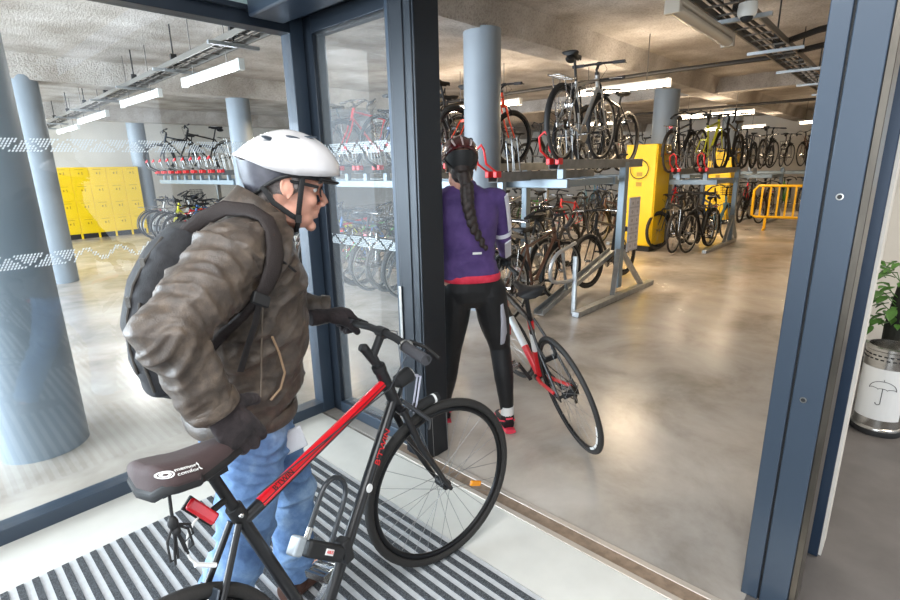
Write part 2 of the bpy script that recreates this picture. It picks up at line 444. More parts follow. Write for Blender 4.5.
# ------------------------------------------------------------------ lamps
def lamp(p, q, label, lit=True, w=.085, m=None):
    p, q = V(p), V(q); d = (q-p); L = d.length; ang = atan2(d.y, d.x)
    t = thing('ceiling_lamp', label, 'lamp', p, (0, 0, ang))
    MB().box((0, -w/2, .035), (L, w/2, .07)).build('lamp_housing', M_plastic if lit else M_offtube, t, bevel=.008)
    mb = MB(); mb.path([(.03, 0, .005), (L-.03, 0, .005)], w*.42, 14, flat=(.8, 1.15))
    o = mb.build('tube', (m or M_tube) if lit else M_offtube, t)
    for x_ in (0, L): MB().box((x_-.025, -w/2, -.03), (x_+.025, w/2, .075)).build('end_cap', M_plastic if lit else M_offtube, t, bevel=.006)
    for x_ in (L*.2, L*.8): MB().tube((x_, 0, .075), (x_, 0, CZ-p.z), .006, n=6).build('hanger', M_tray, t)
    return t
lamp((2.48, 4.95, 2.5), (2.5, 6.35, 2.5), 'nearest lit tube lamp in the left row, hanging under the cable ladder', m=M_tubec, w=.062)
lamp((2.55, 7.3, 2.5), (2.55, 8.8, 2.5), 'second lit tube lamp in the left row, dimmer', m=emit_mat('weak tube', (240, 240, 245), 1.4), w=.062)
lamp((2.7, 10.2, 2.5), (2.72, 12.1, 2.5), 'third lit tube lamp in the left row', m=M_tubec, w=.062)
lamp((2.95, 13.3, 2.5), (2.96, 15.2, 2.5), 'farthest lit tube lamp in the left row', m=M_tubec, w=.062)
lamp((3.72, 1.42, 2.52), (5.1, 1.46, 2.52), 'unlit tube lamp at the top beside the cable ladder', lit=False, w=.10)
lamp((6.9, 2.62, 2.5), (6.9, 4.0, 2.5), 'long lit tube lamp above the nearest upper bicycles')
lamp((7.0, 4.95, 2.5), (7.0, 6.5, 2.5), 'lit tube lamp seen just right of the near grey column')
lamp((12.3, 2.9, 2.5), (12.3, 4.5, 2.5), 'lit tube lamp over the second rack')
lamp((17.6, 3.8, 2.5), (17.6, 5.4, 2.5), 'lit tube lamp over the far racks behind the second column')
lamp((17.0, 2.2, 2.5), (17.0, 2.86, 2.5), 'short lit lamp end close to the right door jamb')
lamp((12.3, 5.6, 2.5), (12.3, 7.2, 2.5), 'lit tube lamp between the two grey columns')
# cable ladders
def ladder(p, q, w, label, step=.3):
    p, q = V(p), V(q); d = (q-p); L = d.length
    t = thing('cable_ladder', label, 'cable ladder', p, (0, 0, atan2(d.y, d.x)))
    for s_ in (-1, 1): MB().box((0, s_*w/2-.008, 0), (L, s_*w/2+.008, .05)).build('side_rail', M_tray, t)
    mb = MB(); x = .1
    while x < L: mb.box((x, -w/2, .01), (x+.018, w/2, .022)); x += step
    mb.box((0, -.006, .008), (L, .006, .012)); mb.build('rung_grid', M_tray, t)
    mb = MB(); r = random.Random(3)
    for k in range(4):
        y = -w/2+.03+k*(w-.06)/3
        mb = MB(); mb.path([(i*L/14, y+r.uniform(-.015, .015), .045+r.uniform(0, .02)) for i in range(15)], .009+.004*(k % 2), 6)
        mb.build('cable', M_cable, t)
    x = 1.0
    while x < L:
        MB().box((x-.02, -w/2-.12, -.03), (x+.02, w/2+.12, 0)).build('cross_bracket', M_galv, t)
        MB().tube((x, 0, 0), (x, 0, CZ-p.z+.02), .008, n=6).box((x-.02, -.03, .05), (x+.02, .03, .16)).build('hanger', M_cable, t)
        x += 1.6
    return t
ladder((2.2, 1.26, 2.64), (16.5, 1.66, 2.64), .26, 'long cable ladder crossing the ceiling at the upper right')
ladder((2.32, 3.8, 2.66), (2.9, 17.0, 2.66), .22, 'cable ladder above the left row of lamps')
def pipe(pts, r, label, nm='conduit', m=None):
    mb = MB(); mb.path(pts, r, 8); o = mb.build(nm, m or M_cable); props(o, label, 'pipe'); return o
pipe([(7.5, 1.45, 2.74), (7.45, 3.0, 2.74), (7.5, 6, 2.74), (7.6, 9, 2.74)], .028, 'dark conduit running from the ladder over the near racks')
pipe([(13.2, 1.45, 2.74), (13.2, 4.0, 2.74), (13.2, 8, 2.74)], .03, 'dark conduit over the second rack')
pipe([(6.3, 1.35, 2.66), (6.2, 1.0, 2.72), (5.9, .6, 2.7), (5.4, .32, 2.66)], .03, 'upper of two black cables bending from the ladder to the jamb', 'cable')
pipe([(6.9, 1.4, 2.66), (6.8, 1.05, 2.68), (6.5, .7, 2.66), (6.0, .32, 2.62)], .03, 'lower of two black cables bending from the ladder to the jamb', 'cable')
dm = thing('dome_camera', 'white dome security camera under the cable ladder', 'camera', (4.35, 1.14, 2.56))
MB().tube((0, 0, .05), (0, 0, CZ-2.54), .02, n=10).build('drop_rod', M_tray, dm)
MB().lathe([(.058, .06), (.064, .02), (.062, -.01), (.052, -.03)], 24).build('housing', M_plastic, dm)
MB().ball((0, 0, -.028), (.042, .042, .04)).build('lens_dome', M_black, dm)

# ------------------------------------------------------------------ lights
def area(name, loc, rot, sx, sy, power, col):
    l = bpy.data.lights.new(name, 'AREA'); l.shape = 'RECTANGLE'; l.size = sx; l.size_y = sy; l.energy = power; l.color = col
    o = link(bpy.data.objects.new(name, l)); o.location = loc; o.rotation_euler = rot; return o
w = bpy.data.worlds.new('sky'); sc.world = w; w.use_nodes = True
bg = w.node_tree.nodes['Background']; bg.inputs[0].default_value = (.80, .89, 1, 1); bg.inputs[1].default_value = 1.7
# daylight through the open west side of the hall, and through the entrance behind the camera
area('daylight_hall', (-4.6, 5.6, 1.5), (0, radians(-90), 0), 2.6, 5.2, 1050, (.80, .90, 1))
area('daylight_hall', (-4.6, 15.0, 1.5), (0, radians(-90), 0), 2.6, 6, 1050, (.80, .90, 1))
area('entrance_fill', (-.2, .2, 2.9), (0, 0, 0), 1.6, 1.6, 62, (.96, .98, 1))  # added overhead fill that brightens the slab and the man
area('entrance_daylight', (-2.9, -1.0, 1.5), (0, radians(-90), 0), 2.2, 2.8, 110, (.84, .92, 1))
area('entrance_fill', (-1.8, 1.2, 2.9), (0, 0, 0), 1.2, 1.2, 30, (.96, .98, 1))  # second added overhead fill for the entrance
for x, y in ((7, 3.3), (7, 6), (12.3, 3.7), (17.5, 4.5), (5.2, 8), (12, 8)):
    area('lamp_glow', (x, y, 2.44), (0, 0, 0), .15, 1.5, 60, (1, .76, .50))
for x, y in ((6.9, 3.3), (7, 6), (12.3, 3.7), (17.5, 4.5), (12.3, 7)):
    area('ceiling_fill', (x, y, 2.45), (radians(180), 0, 0), .5, 2.2, 18, (1, .82, .62))  # extra upward fill, added to brighten the ceiling over the tubes
for x, y in ((2.5, 5.6), (2.7, 11)):
    area('lamp_glow', (x, y, 2.44), (0, 0, 0), .12, 1.5, 40, (1, .97, .92))
area('lobby_light', (3.6, -1.6, 2.6), (0, 0, 0), 1.2, 1.2, 40, (1, .9, .78))
# ------------------------------------------------------------------ bicycles
K_tire = mat('black tyre rubber', (42, 40, 38), .75, bump=.15, bscale=160)
K_tireg = mat('worn grey tyre', (62, 58, 54), .8)
K_rimb = mat('black rim', (26, 26, 28), .35, metal=.5)
K_rims = mat('silver rim', (186, 184, 180), .3, metal=.9)
K_spoke = mat('steel spoke', (150, 150, 150), .35, metal=.9)
K_blk = mat('satin black paint', (22, 22, 24), .38, coat=.2)
K_mblk = mat('matt black plastic', (26, 26, 27), .6)
K_grip = mat('grey black rubber grip', (58, 58, 62), .7, bump=.25, bscale=220)
K_alu = mat('polished aluminium', (190, 190, 188), .25, metal=1)
K_chain = mat('oily chain', (70, 62, 54), .45, metal=.8)
K_red = mat('glossy red paint', (214, 22, 36), .3, coat=.4)
K_redl = mat('red lettering', (220, 40, 44), .5)
K_white = mat('white paint', (232, 232, 230), .35)
K_amber = mat('amber reflector', (240, 150, 20), .25)
K_rlens = mat('red reflector lens', (206, 30, 44), .2, coat=.5)
K_saddleb = mat('brown grey lycra seat cover', (62, 46, 46), .75, sheen=.08, bump=.12, bscale=260)
K_slate = mat('slate grey paint', (62, 70, 80), .35, metal=.3, coat=.3)

def bike(spec, name='bicycle'):
    """one bicycle: origin at the rear tyre's contact, x forward, y to its left; returns the root with its parts"""
    g = lambda k, d=None: spec.get(k, d)
    hi = g('hi', False)
    n1 = 12 if hi else 7
    R = g('R', .343); tr = g('tire', .015 if hi else .018)
    wb = g('wb', 1.05); hl = g('hl', .88); st = g('steer', 0.)
    bb = V((.43, 0, .27)); fm = g('frame'); am = g('accent', K_blk)
    root = bpy.data.objects.new(name, None); root.empty_display_size = .1; link(root)
    ax0 = wb-.048
    hax = lambda z: V((ax0-(z-.34)*.325, 0, z))
    A = V((-.325, 0, 1)).normalized(); F0 = V((A.z, 0, -A.x))
    f2 = F0*cos(st)+V((0, 1, 0))*sin(st); l2 = F0*-sin(st)+V((0, 1, 0))*cos(st)
    hub = hax(.34)+f2*.045
    rh = V((0, 0, R))
    sa = V((-.292, 0, .956)); Ls = g('seattube', .5); sc_ = bb+sa*Ls           # seat cluster
    step = g('style') == 'step'
    # frame
    mb = MB(); hb = hl-.14
    rt, rd, rs = (.0165, .0185, .0165)
    if g('road'): rt, rd = .018, .021
    mb.tube(hax(hb-.01), hax(hl), .0215, n=n1+4)
    if step:
        mb.path([hax(hb+.02), hax(hb+.02)*.72+V((.12, 0, .04)), bb+sa*.17+V((.05, 0, .02)), bb+sa*.15], .017, n1)
        mb.path([hax(hb-.0), (hax(hb)+bb)/2-V((.01, 0, .09)), bb], rd, n1)
    else:
        mb.tube(sc_-sa*.03, hax(hl-.045 if not g('slope') else hl-.05), rt, n=n1)
        mb.tube(bb, hax(hb+.02), rd, n=n1)
    mb.tube(bb, sc_+sa*.012, rs, n=n1)
    mb.path([bb+V((0, -.034, 0)), bb+V((0, .034, 0))], .021, n1+4)
    for s in (-1, 1):
        mb.path([bb+V((-.01, s*.02, 0)), bb+V((-.1, s*.036, .012)), rh+V((.02, s*.058, 0))], [.0105, .010, .008], n1)
        mb.path([sc_+V((-.012, s*.016, -.02)), (sc_+rh)/2+V((.0, s*.044, .0)), rh+V((0, s*.058, .01))], [.0085, .0085, .0075], n1)
        mb.box((-.018, s*.055-.003, R-.02), (.026, s*.055+.003, R+.02))
    mb.bar(sc_*.45+rh*.55+V((0, -.045, .0)), sc_*.45+rh*.55+V((0, .045, .0)), .012, .03)
    fr = mb.build('frame', fm, root, smooth=50)
    # fork
    mb = MB(); cr = hax(hb-.015); 
    mb.path([cr-l2*.05, cr+l2*.05], .016, n1, flat=(1, 1.1))
    for s in (-1, 1):
        a = cr+l2*(s*.046)
        mb.path([a+A*.01, a-A*.16+f2*.004, hub+l2*(s*.052)+A*.06-f2*.012, hub+l2*(s*.052)], [.0125, .0115, .009, .0075], n1, flat=(1.15, .85))
    mb.build('fork', g('fork', fm), root, smooth=50)
    # wheels
    def wheel(c, e1, e2, side, front):
        N = 64 if hi else 30
        w = MB(); w.ring(c, e1, e2, R-tr, tr, N, 12 if hi else 6); 
        wo = w.build('wheel', g('tirem', K_tire), root, smooth=60, fixn=False)
        r = MB(); rr = R-2*tr+.001
        r.ring(c, e1, e2, rr-.009, .0105, N, 8 if hi else 4, flat=(1.1, .85 if hi else .8))
        r.build('rim', g('rim', K_rimb), wo, smooth=60, fixn=False)
        sp = MB(); ax = V(e1).cross(V(e2)).normalized(); ns = 28 if hi else 16
        for i in range(ns):
            t = 2*pi*i/ns; sgn = 1 if i % 2 else -1
            t2 = t+(.9 if (i//2) % 2 else -.9)
            d = V(e1)*cos(t)+V(e2)*sin(t); d2 = V(e1)*cos(t2)+V(e2)*sin(t2)
            sp.tube(c+d2*.02+ax*(sgn*.026), c+d*(rr-.015), .0011 if hi else .0016, n=3)
        sp.build('spokes', K_spoke, wo, smooth=60, fixn=False)
        h = MB(); h.path([c-ax*.055, c-ax*.03, c-ax*.028, c+ax*.028, c+ax*.03, c+ax*.055], [.008, .009, .02, .02, .009, .008], n1)
        h.build('hub', K_alu if not g('darkhub') else K_mblk, wo, smooth=40)
        return wo
    rw = wheel(rh, (1, 0, 0), (0, 0, 1), -1, False)
    fw = wheel(hub, f2, A, -1, True)
    # seatpost and saddle
    sh = g('sh', .93); stx = g('stx', .21)
    sp_top = bb+sa*((sh-.05-bb.z)/.956)
    MB().tube(sc_, sp_top, .0135, n=n1).build('seatpost', g('post', K_mblk), root)
    if not hi or g('road'):
        prof = [(-.150, .06, .0), (-.135, .080, .006), (-.07, .068, .004), (-.02, .04, -.004), (.05, .024, -.004), (.12, .018, .0), (.14, .010, -.006)]
        vs = []; fs = []
        for x, w, dz in prof:
            c = sp_top.x+.01+x
            for k in range(8):
                a = 2*pi*k/8
                zz = (.012 if sin(a) > 0 else .03)*sin(a)
                vs.append((c, w*cos(a), sh+dz-.012+zz))
        for i in range(len(prof)-1):
            for j in range(8): fs.append((i*8+j, i*8+(j+1) % 8, (i+1)*8+(j+1) % 8, (i+1)*8+j))
        fs += [tuple(range(7, -1, -1)), tuple(len(vs)-8+j for j in range(8))]
        m_ = MB().add(vs, fs); m_.tube(sp_top+V((-.06, 0, .0)), sp_top+V((.09, 0, .005)), .012, n=5)
        m_.build('saddle', g('saddle', K_mblk), root, smooth=80)
    # cranks
    cm = MB(); cs = g('chainside', -1); ca = g('crank', .5)
    cm.ring(bb+V((0, cs*.046, 0)), (1, 0, 0), (0, 0, 1), .085, .005, 28 if hi else 16, 4)
    cm.lathe([(.02, 0), (.088, .001), (.088, .004), (.02, .004)], 24 if hi else 14, M=frame_M(bb+V((0, cs*.044, 0)), (1, 0, 0), (0, 0, 1)))
    cd = V((cos(ca), 0, sin(ca)))
    cm.bar(bb+V((0, -.062, 0)), bb+V((0, -.07, 0))+cd*.17, .012, .022, up=(0, 1, 0))
    cm.bar(bb+V((0, .062, 0)), bb+V((0, .07, 0))-cd*.17, .012, .022, up=(0, 1, 0))
    co = cm.build('crankset', g('crankm', K_alu), root)
    for s, e in ((-1, 1), (1, -1)):
        p = bb+cd*(.17*e)+V((0, s*.115, 0))
        pm = MB()
        if hi:
            pm.box(p+V((-.045, -.042, -.012)), p+V((-.037, .042, .012))).box(p+V((.037, -.042, -.012)), p+V((.045, .042, .012)))
            pm.box(p+V((-.04, -.042, -.009)), p+V((.04, -.036, .009))).box(p+V((-.04, .036, -.009)), p+V((.04, .042, .009))).tube(p-V((0, .045, 0)), p+V((0, .045, 0)), .01, n=8)
            for k in (-.02, 0, .02): pm.box(p+V((k-.003, -.04, -.004)), p+V((k+.003, .04, .004)))
        else: pm.box(p+V((-.04, -.04, -.01)), p+V((.04, .04, .01)))
        pm.build('pedal', K_alu if hi else K_mblk, root)
    ch = MB(); yo = cs*.045
    ch.path([bb+V((-.0, yo, .088)), rh+V((0, yo, .035))], .0035, 5).path([bb+V((0, yo, -.088)), rh+V((.03, yo, -.075)), rh+V((.03, yo, -.04)), rh+V((.0, yo, -.03))], .0035, 5)
    for k, rr in enumerate((.05, .04, .03) if not g('road') else (.04, .034, .028)):
        ch.lathe([(.01, 0), (rr, .001), (rr, .0035), (.01, .0035)], 16, M=frame_M(rh+V((0, cs*(.03+.006*k), 0)), (1, 0, 0), (0, 0, 1)))
    ch.box(rh+V((.02, yo-.008, -.09)), rh+V((.036, yo+.008, -.02)))
    ch.build('chain', K_chain, root)
    # stem and bar
    sz = g('stemz', .07); sx = g('stemx', .07); bw = g('bar_w', .29)
    top = hax(hl+.01); bc = hax(hl+sz)+f2*sx
    stm = MB(); stm.tube(hax(hl-.002), hax(hl+.025), .021, n=n1+3); stm.path([hax(hl+.01), hax(hl+sz*.55), bc], [.014, .014, .015], n1); stm.path([bc-l2*.022, bc+l2*.022], .019, n1+2)
    stm.build('stem', g('stemm', K_mblk), root)
    bt = g('bar', 'flat'); hm = MB()
    up = V((0, 0, 1))
    ends = []
    if bt == 'flat':
        hm.path([bc-l2*bw-f2*.03, bc-l2*.08, bc+l2*.08, bc+l2*bw-f2*.03], .0125, n1)
        ends = [(bc+l2*(s*(bw-.125))-f2*.018, bc+l2*(s*bw)-f2*.031) for s in (-1, 1)]
    elif bt == 'city':
        hm.path([bc-l2*bw-f2*.2-up*.01, bc-l2*(bw-.02)-f2*.08+up*.02, bc-l2*.14+f2*.03+up*.035, bc-l2*.04, bc+l2*.04, bc+l2*.14+f2*.03+up*.035, bc+l2*(bw-.02)-f2*.08+up*.02, bc+l2*bw-f2*.2-up*.01], .0115, n1)
        ends = [(bc+l2*(s*(bw-.02))-f2*.09+up*.015, bc+l2*(s*bw)-f2*.2-up*.01) for s in (-1, 1)]
    else:  # drops
        for s in (-1, 1):
            e = l2*(s*.205)
            hm.path([bc, bc+l2*(s*.17), bc+e+f2*.03, bc+e+f2*.085-up*.02, bc+e+f2*.095-up*.07, bc+e+f2*.06-up*.125, bc+e-f2*.02-up*.14], .0145, n1)
            hm.path([bc+e+f2*.07-up*.005, bc+e+f2*.11+up*.02, bc+e+f2*.12+up*.06], [.016, .015, .010], n1)
            hm.path([bc+e+f2*.125+up*.02, bc+e+f2*.135-up*.05, bc+e+f2*.115-up*.11], .006, 6)
    ho = hm.build('handlebar', g('barm', K_mblk), root, smooth=50)
    for a, b in ends:
        MB().path([a, (a+b)/2, b], .017, n1+2).build('grip', g('gripm', K_grip), ho)
        if hi or g('levers', True):
            s = 1 if (b-a).dot(l2) > 0 else -1
            lv = MB(); i_ = a-(b-a).normalized()*.03
            lv.path([i_, i_+f2*.035-up*.01, i_+(b-a)*.55+f2*.05-up*.015, b+f2*.045-up*.02], [.009, .008, .006, .005], 6)
            lv.build('brake_lever', K_alu if not hi else K_mblk, ho)
    # brakes and cables
    bk = MB()
    for s in (-1, 1):
        p = hub+A*(R-.06)+l2*(s*.05)+f2*.035*0
        bk.path([cr+f2*.028+l2*(s*.006)+A*.01, p+A*.04+f2*.03, p-A*.0+f2*.02-l2*(s*.015)], [.008, .008, .007], 6)
        bk.path([sc_*.42+rh*.58+V((0, s*.03, .02)), rh+V((.16, s*.04, R-.1)), rh+V((.15, s*.028, R-.13))], [.007, .007, .006], 6)
    bk.path([bc+l2*.05, bc+f2*.08-up*.05+l2*.04, cr+f2*.06+A*.08, cr+f2*.03+A*.02], .0025, 5)
    bk.path([bc-l2*.05, bc+f2*.07-up*.07-l2*.06, hax(hl-.06)-V((.02, .03, 0)), sc_+V((.05, -.02, .02))], .0025, 5)
    bk.build('brake', g('brakem', K_mblk), root)
    # options
    if g('guards'):
        for c, e1, e2, a0, a1, par in ((rh, V((1, 0, 0)), V((0, 0, 1)), .35, 3.35, rw), (hub, f2, A, .9, 3.3, fw)):
            gm = MB(); N = 18; vs = []; fs = []; ax = e1.cross(e2)
            for i in range(N+1):
                t = a0+(a1-a0)*i/N; d = e1*cos(t)+e2*sin(t)
                for k, (dr, dy) in enumerate(((.012, -.026), (.024, -.014), (.027, 0), (.024, .014), (.012, .026))):
                    vs.append(c+d*(R+dr)+ax*dy)
            for i in range(N):
                for k in range(4): fs.append((i*5+k, i*5+k+1, (i+1)*5+k+1, (i+1)*5+k))
            gm.add(vs, fs)
            d = e1*cos(a1*.86)+e2*sin(a1*.86)
            for s in (-1, 1): gm.path([c+ax*(s*.06), c+d*(R+.018)+ax*(s*.026)], .0025, 4)
            o = gm.build('mudguard', g('guardm', K_mblk), root, smooth=70, fixn=False)
    if g('rack'):
        rm = MB(); z = R*2+.07
        for s in (-1, 1):
            rm.path([V((.2, s*.03, z+.02)), V((.12, s*.06, z)), V((-.24, s*.06, z)), V((-.27, s*.03, z))], .006, 5)
            for x in (-.12, .04): rm.path([V((x, s*.06, z)), rh+V((0, s*.062, .01))], .005, 5)
        for x in (-.2, -.1, 0, .1): rm.tube((x, -.06, z), (x, .06, z), .004, n=5)
        rm.build('luggage_rack', g('rackm', K_alu), root)
    if g('basket'):
        bm_ = MB(); o_ = cr+f2*.06+up*.14
        e1 = f2*1; e1.z = 0; e1.normalize()
        for k in range(6):
            zz = k*.045; s_ = 1+zz*.6; a, b = .11*s_, .15*s_
            cs4 = [o_+e1*(.12+x)+l2*y+up*zz for x, y in ((-a, -b), (a, -b), (a, b), (-a, b))]
            for i in range(4): bm_.tube(cs4[i], cs4[(i+1) % 4], .003, n=4)
        for i in range(14):
            t = i/14*4; k = int(t); fr_ = t-k
            q = [(-1, -1), (1, -1), (1, 1), (-1, 1)]
            x = q[k][0]*(1-fr_)+q[(k+1) % 4][0]*fr_; y = q[k][1]*(1-fr_)+q[(k+1) % 4][1]*fr_
            bm_.tube(o_+e1*(.12+x*.11)+l2*(y*.15), o_+e1*(.12+x*.125)+l2*(y*.17)+up*.225, .0025, n=4)
        for x in (-.08, -.03, .03, .08): bm_.tube(o_+e1*(.12+x)-l2*.15, o_+e1*(.12+x)+l2*.15, .0025, n=4)
        bm_.build('basket', g('basketm', K_mblk), root)
    if g('tail'):
        tl = MB(); tl.box((-.1, -.03, R*2+.03), (-.075, .03, R*2+.075)); tl.build('tail_light', K_rlens, root, bevel=.005)
    if g('seatbag'):
        tl = MB(); tl.ball((sp_top.x-.1, 0, sh-.07), (.08, .035, .035)); tl.build('saddle_bag', K_mblk, root)
    root['_'] = 1; del root['_']
    info = dict(bb=bb, sc=sc_, hax=hax, A=A, f2=f2, l2=l2, hub=hub, bc=bc, cr=cr, rh=rh, R=R, sp_top=sp_top, fw=fw, rw=rw, frame=fr, bar=ho, sh=sh, hb=hb)
    return root, info

# ---------------- the cyclist's bicycle in the foreground
mbk, I = bike(dict(hi=True, frame=K_blk, wb=1.121, hl=.893, steer=-.404, sh=.937, stx=.239, tire=.0165, stemz=.115, stemx=.062, bar='flat', bar_w=.30, crank=pi*1.12, brakem=mat('dull alloy brake', (96, 98, 102), .35, metal=.8), fork=K_blk, darkhub=True))
mbk.location = (.169, .950, 0); mbk.rotation_euler = (-.156, 0, .215)
props(mbk, 'black and red city bicycle in the foreground, pushed by the man in the silver helmet', 'bicycle')
tb, hax, sc_, bb = I, I['hax'], I['sc'], I['bb']
# red stripe over the top tube
p, q = sc_-V((-.292, 0, .956))*.03, hax(.848)
d = (q-p).normalized(); upn = V((0, 0, 1))-d*d.z; upn.normalize()
mb = MB(); vs = []; fs = []; N = 14
a, b = p+(q-p)*.09, p+(q-p)*.965
for i in range(N+1):
    t = radians(-8+i*(196-0)/N)
    off = V((0, -1, 0))*cos(t)*.0173+upn*sin(t)*.0173
    vs += [a+off, b+off]
for i in range(N): fs.append((2*i, 2*i+2, 2*i+3, 2*i+1))
mb.add(vs, fs); mb.build('red_panel', K_red, tb['frame'], smooth=80, fixn=False, label='red band along the top tube')
# thin black pinstripe on it
mb = MB(); t0 = radians(22)
off = V((0, -1, 0))*cos(t0)*.0184+upn*sin(t0)*.0184
mb.bar(a+off, b+off, .0012, .0022, up=upn); mb.build('pinstripe', K_blk, tb['frame'])
nrm = (V((0, -1, 0))*cos(radians(42))+upn*sin(radians(42)))
M_ = frame_M(p+(q-p)*.215+nrm*.0178, d, nrm.cross(d))
MB().text("B'TWIN", .021, M_, .0008).build('lettering', K_mblk, tb['frame'], smooth=0, label='black lettering on the red band')
# red lettering on the down tube
p2, q2 = bb, hax(I['hb']+.02); d2 = (q2-p2).normalized()
n2 = V((0, -1, 0))
M_ = frame_M(p2+(q2-p2)*.765+n2*.0190, d2, n2.cross(d2))
MB().text("B'TWIN", .036, M_, .0008).build('lettering', K_redl, tb['frame'], smooth=0, label='red lettering on the down tube')
MB().lathe([(.0001, .003), (.013, .0025), (.0145, 0)], 24, M=frame_M(p2+(q2-p2)*.575+n2*.0175, d2, n2.cross(d2))).build('round_sticker', K_white, tb['frame'], label='white round sticker')
# quick release clamp and lamp parts
bc, A_, f2, l2, cr = I['bc'], I['A'], I['f2'], I['l2'], I['cr']
MB().path([hax(.895), hax(.915)], .024, 14).build('headset', K_mblk, mbk)
MB().path([hax(.93)-f2*.005, hax(1.0)-f2*.02], [.014, .016], 12).path([hax(.995)-f2*.02, hax(1.005)-f2*.03], [.017, .012], 12).build('bell_mount', K_mblk, mbk)
MB().path([bc-l2*.163-f2*.013, bc-l2*.174-f2*.015], .0215, 16).build('grip_collar', K_alu, tb['bar'], label='silver collar on the grip')
lm = MB(); c0 = cr+f2*.07+A_*.085
lm.path([c0-f2*.045, c0-f2*.03, c0+f2*.02, c0+f2*.03], [.012, .026, .03, .026], 14); lm.path([cr+A_*.03+f2*.02, c0-f2*.0], .007, 6)
lo = lm.build('headlight', K_mblk, mbk); MB().path([c0+f2*.028, c0+f2*.034], [.027, .02], 14).build('lens', K_white, lo)
pm = MB(); c1 = I['hub']+A_*.352+f2*.10
pm.path([c1-f2*.085-A_*.012+A_*.03, c1+f2*.02-A_*.025+A_*.02], .0175, 16); pl = pm.build('lamp_tube', K_mblk, mbk)
MB().path([c1-f2*.005-A_*.0, c1+f2*.004-A_*.002], .0185, 16).build('white_band', K_white, pl)
for s in (.008, -.012):
    MB().path([c0+f2*.02+l2*s, c0+f2*.055-A_*.03+l2*s, cr+f2*.07-A_*.03+l2*s, cr+f2*.045-A_*.055+l2*s], .0035, 6).build('cable', mat('pale cable', (190, 190, 205), .5), mbk)
# amber spoke reflector
hubp = I['hub']; dd = f2*cos(-.75)+A_*sin(-.75)
MB().obox(frame_M(hubp+dd*.17-l2*.012, dd, f2.cross(A_).cross(dd)), (.055, .022, .014)).build('spoke_reflector', K_amber, tb['fw'], bevel=.004, label='amber reflector between the front spokes')
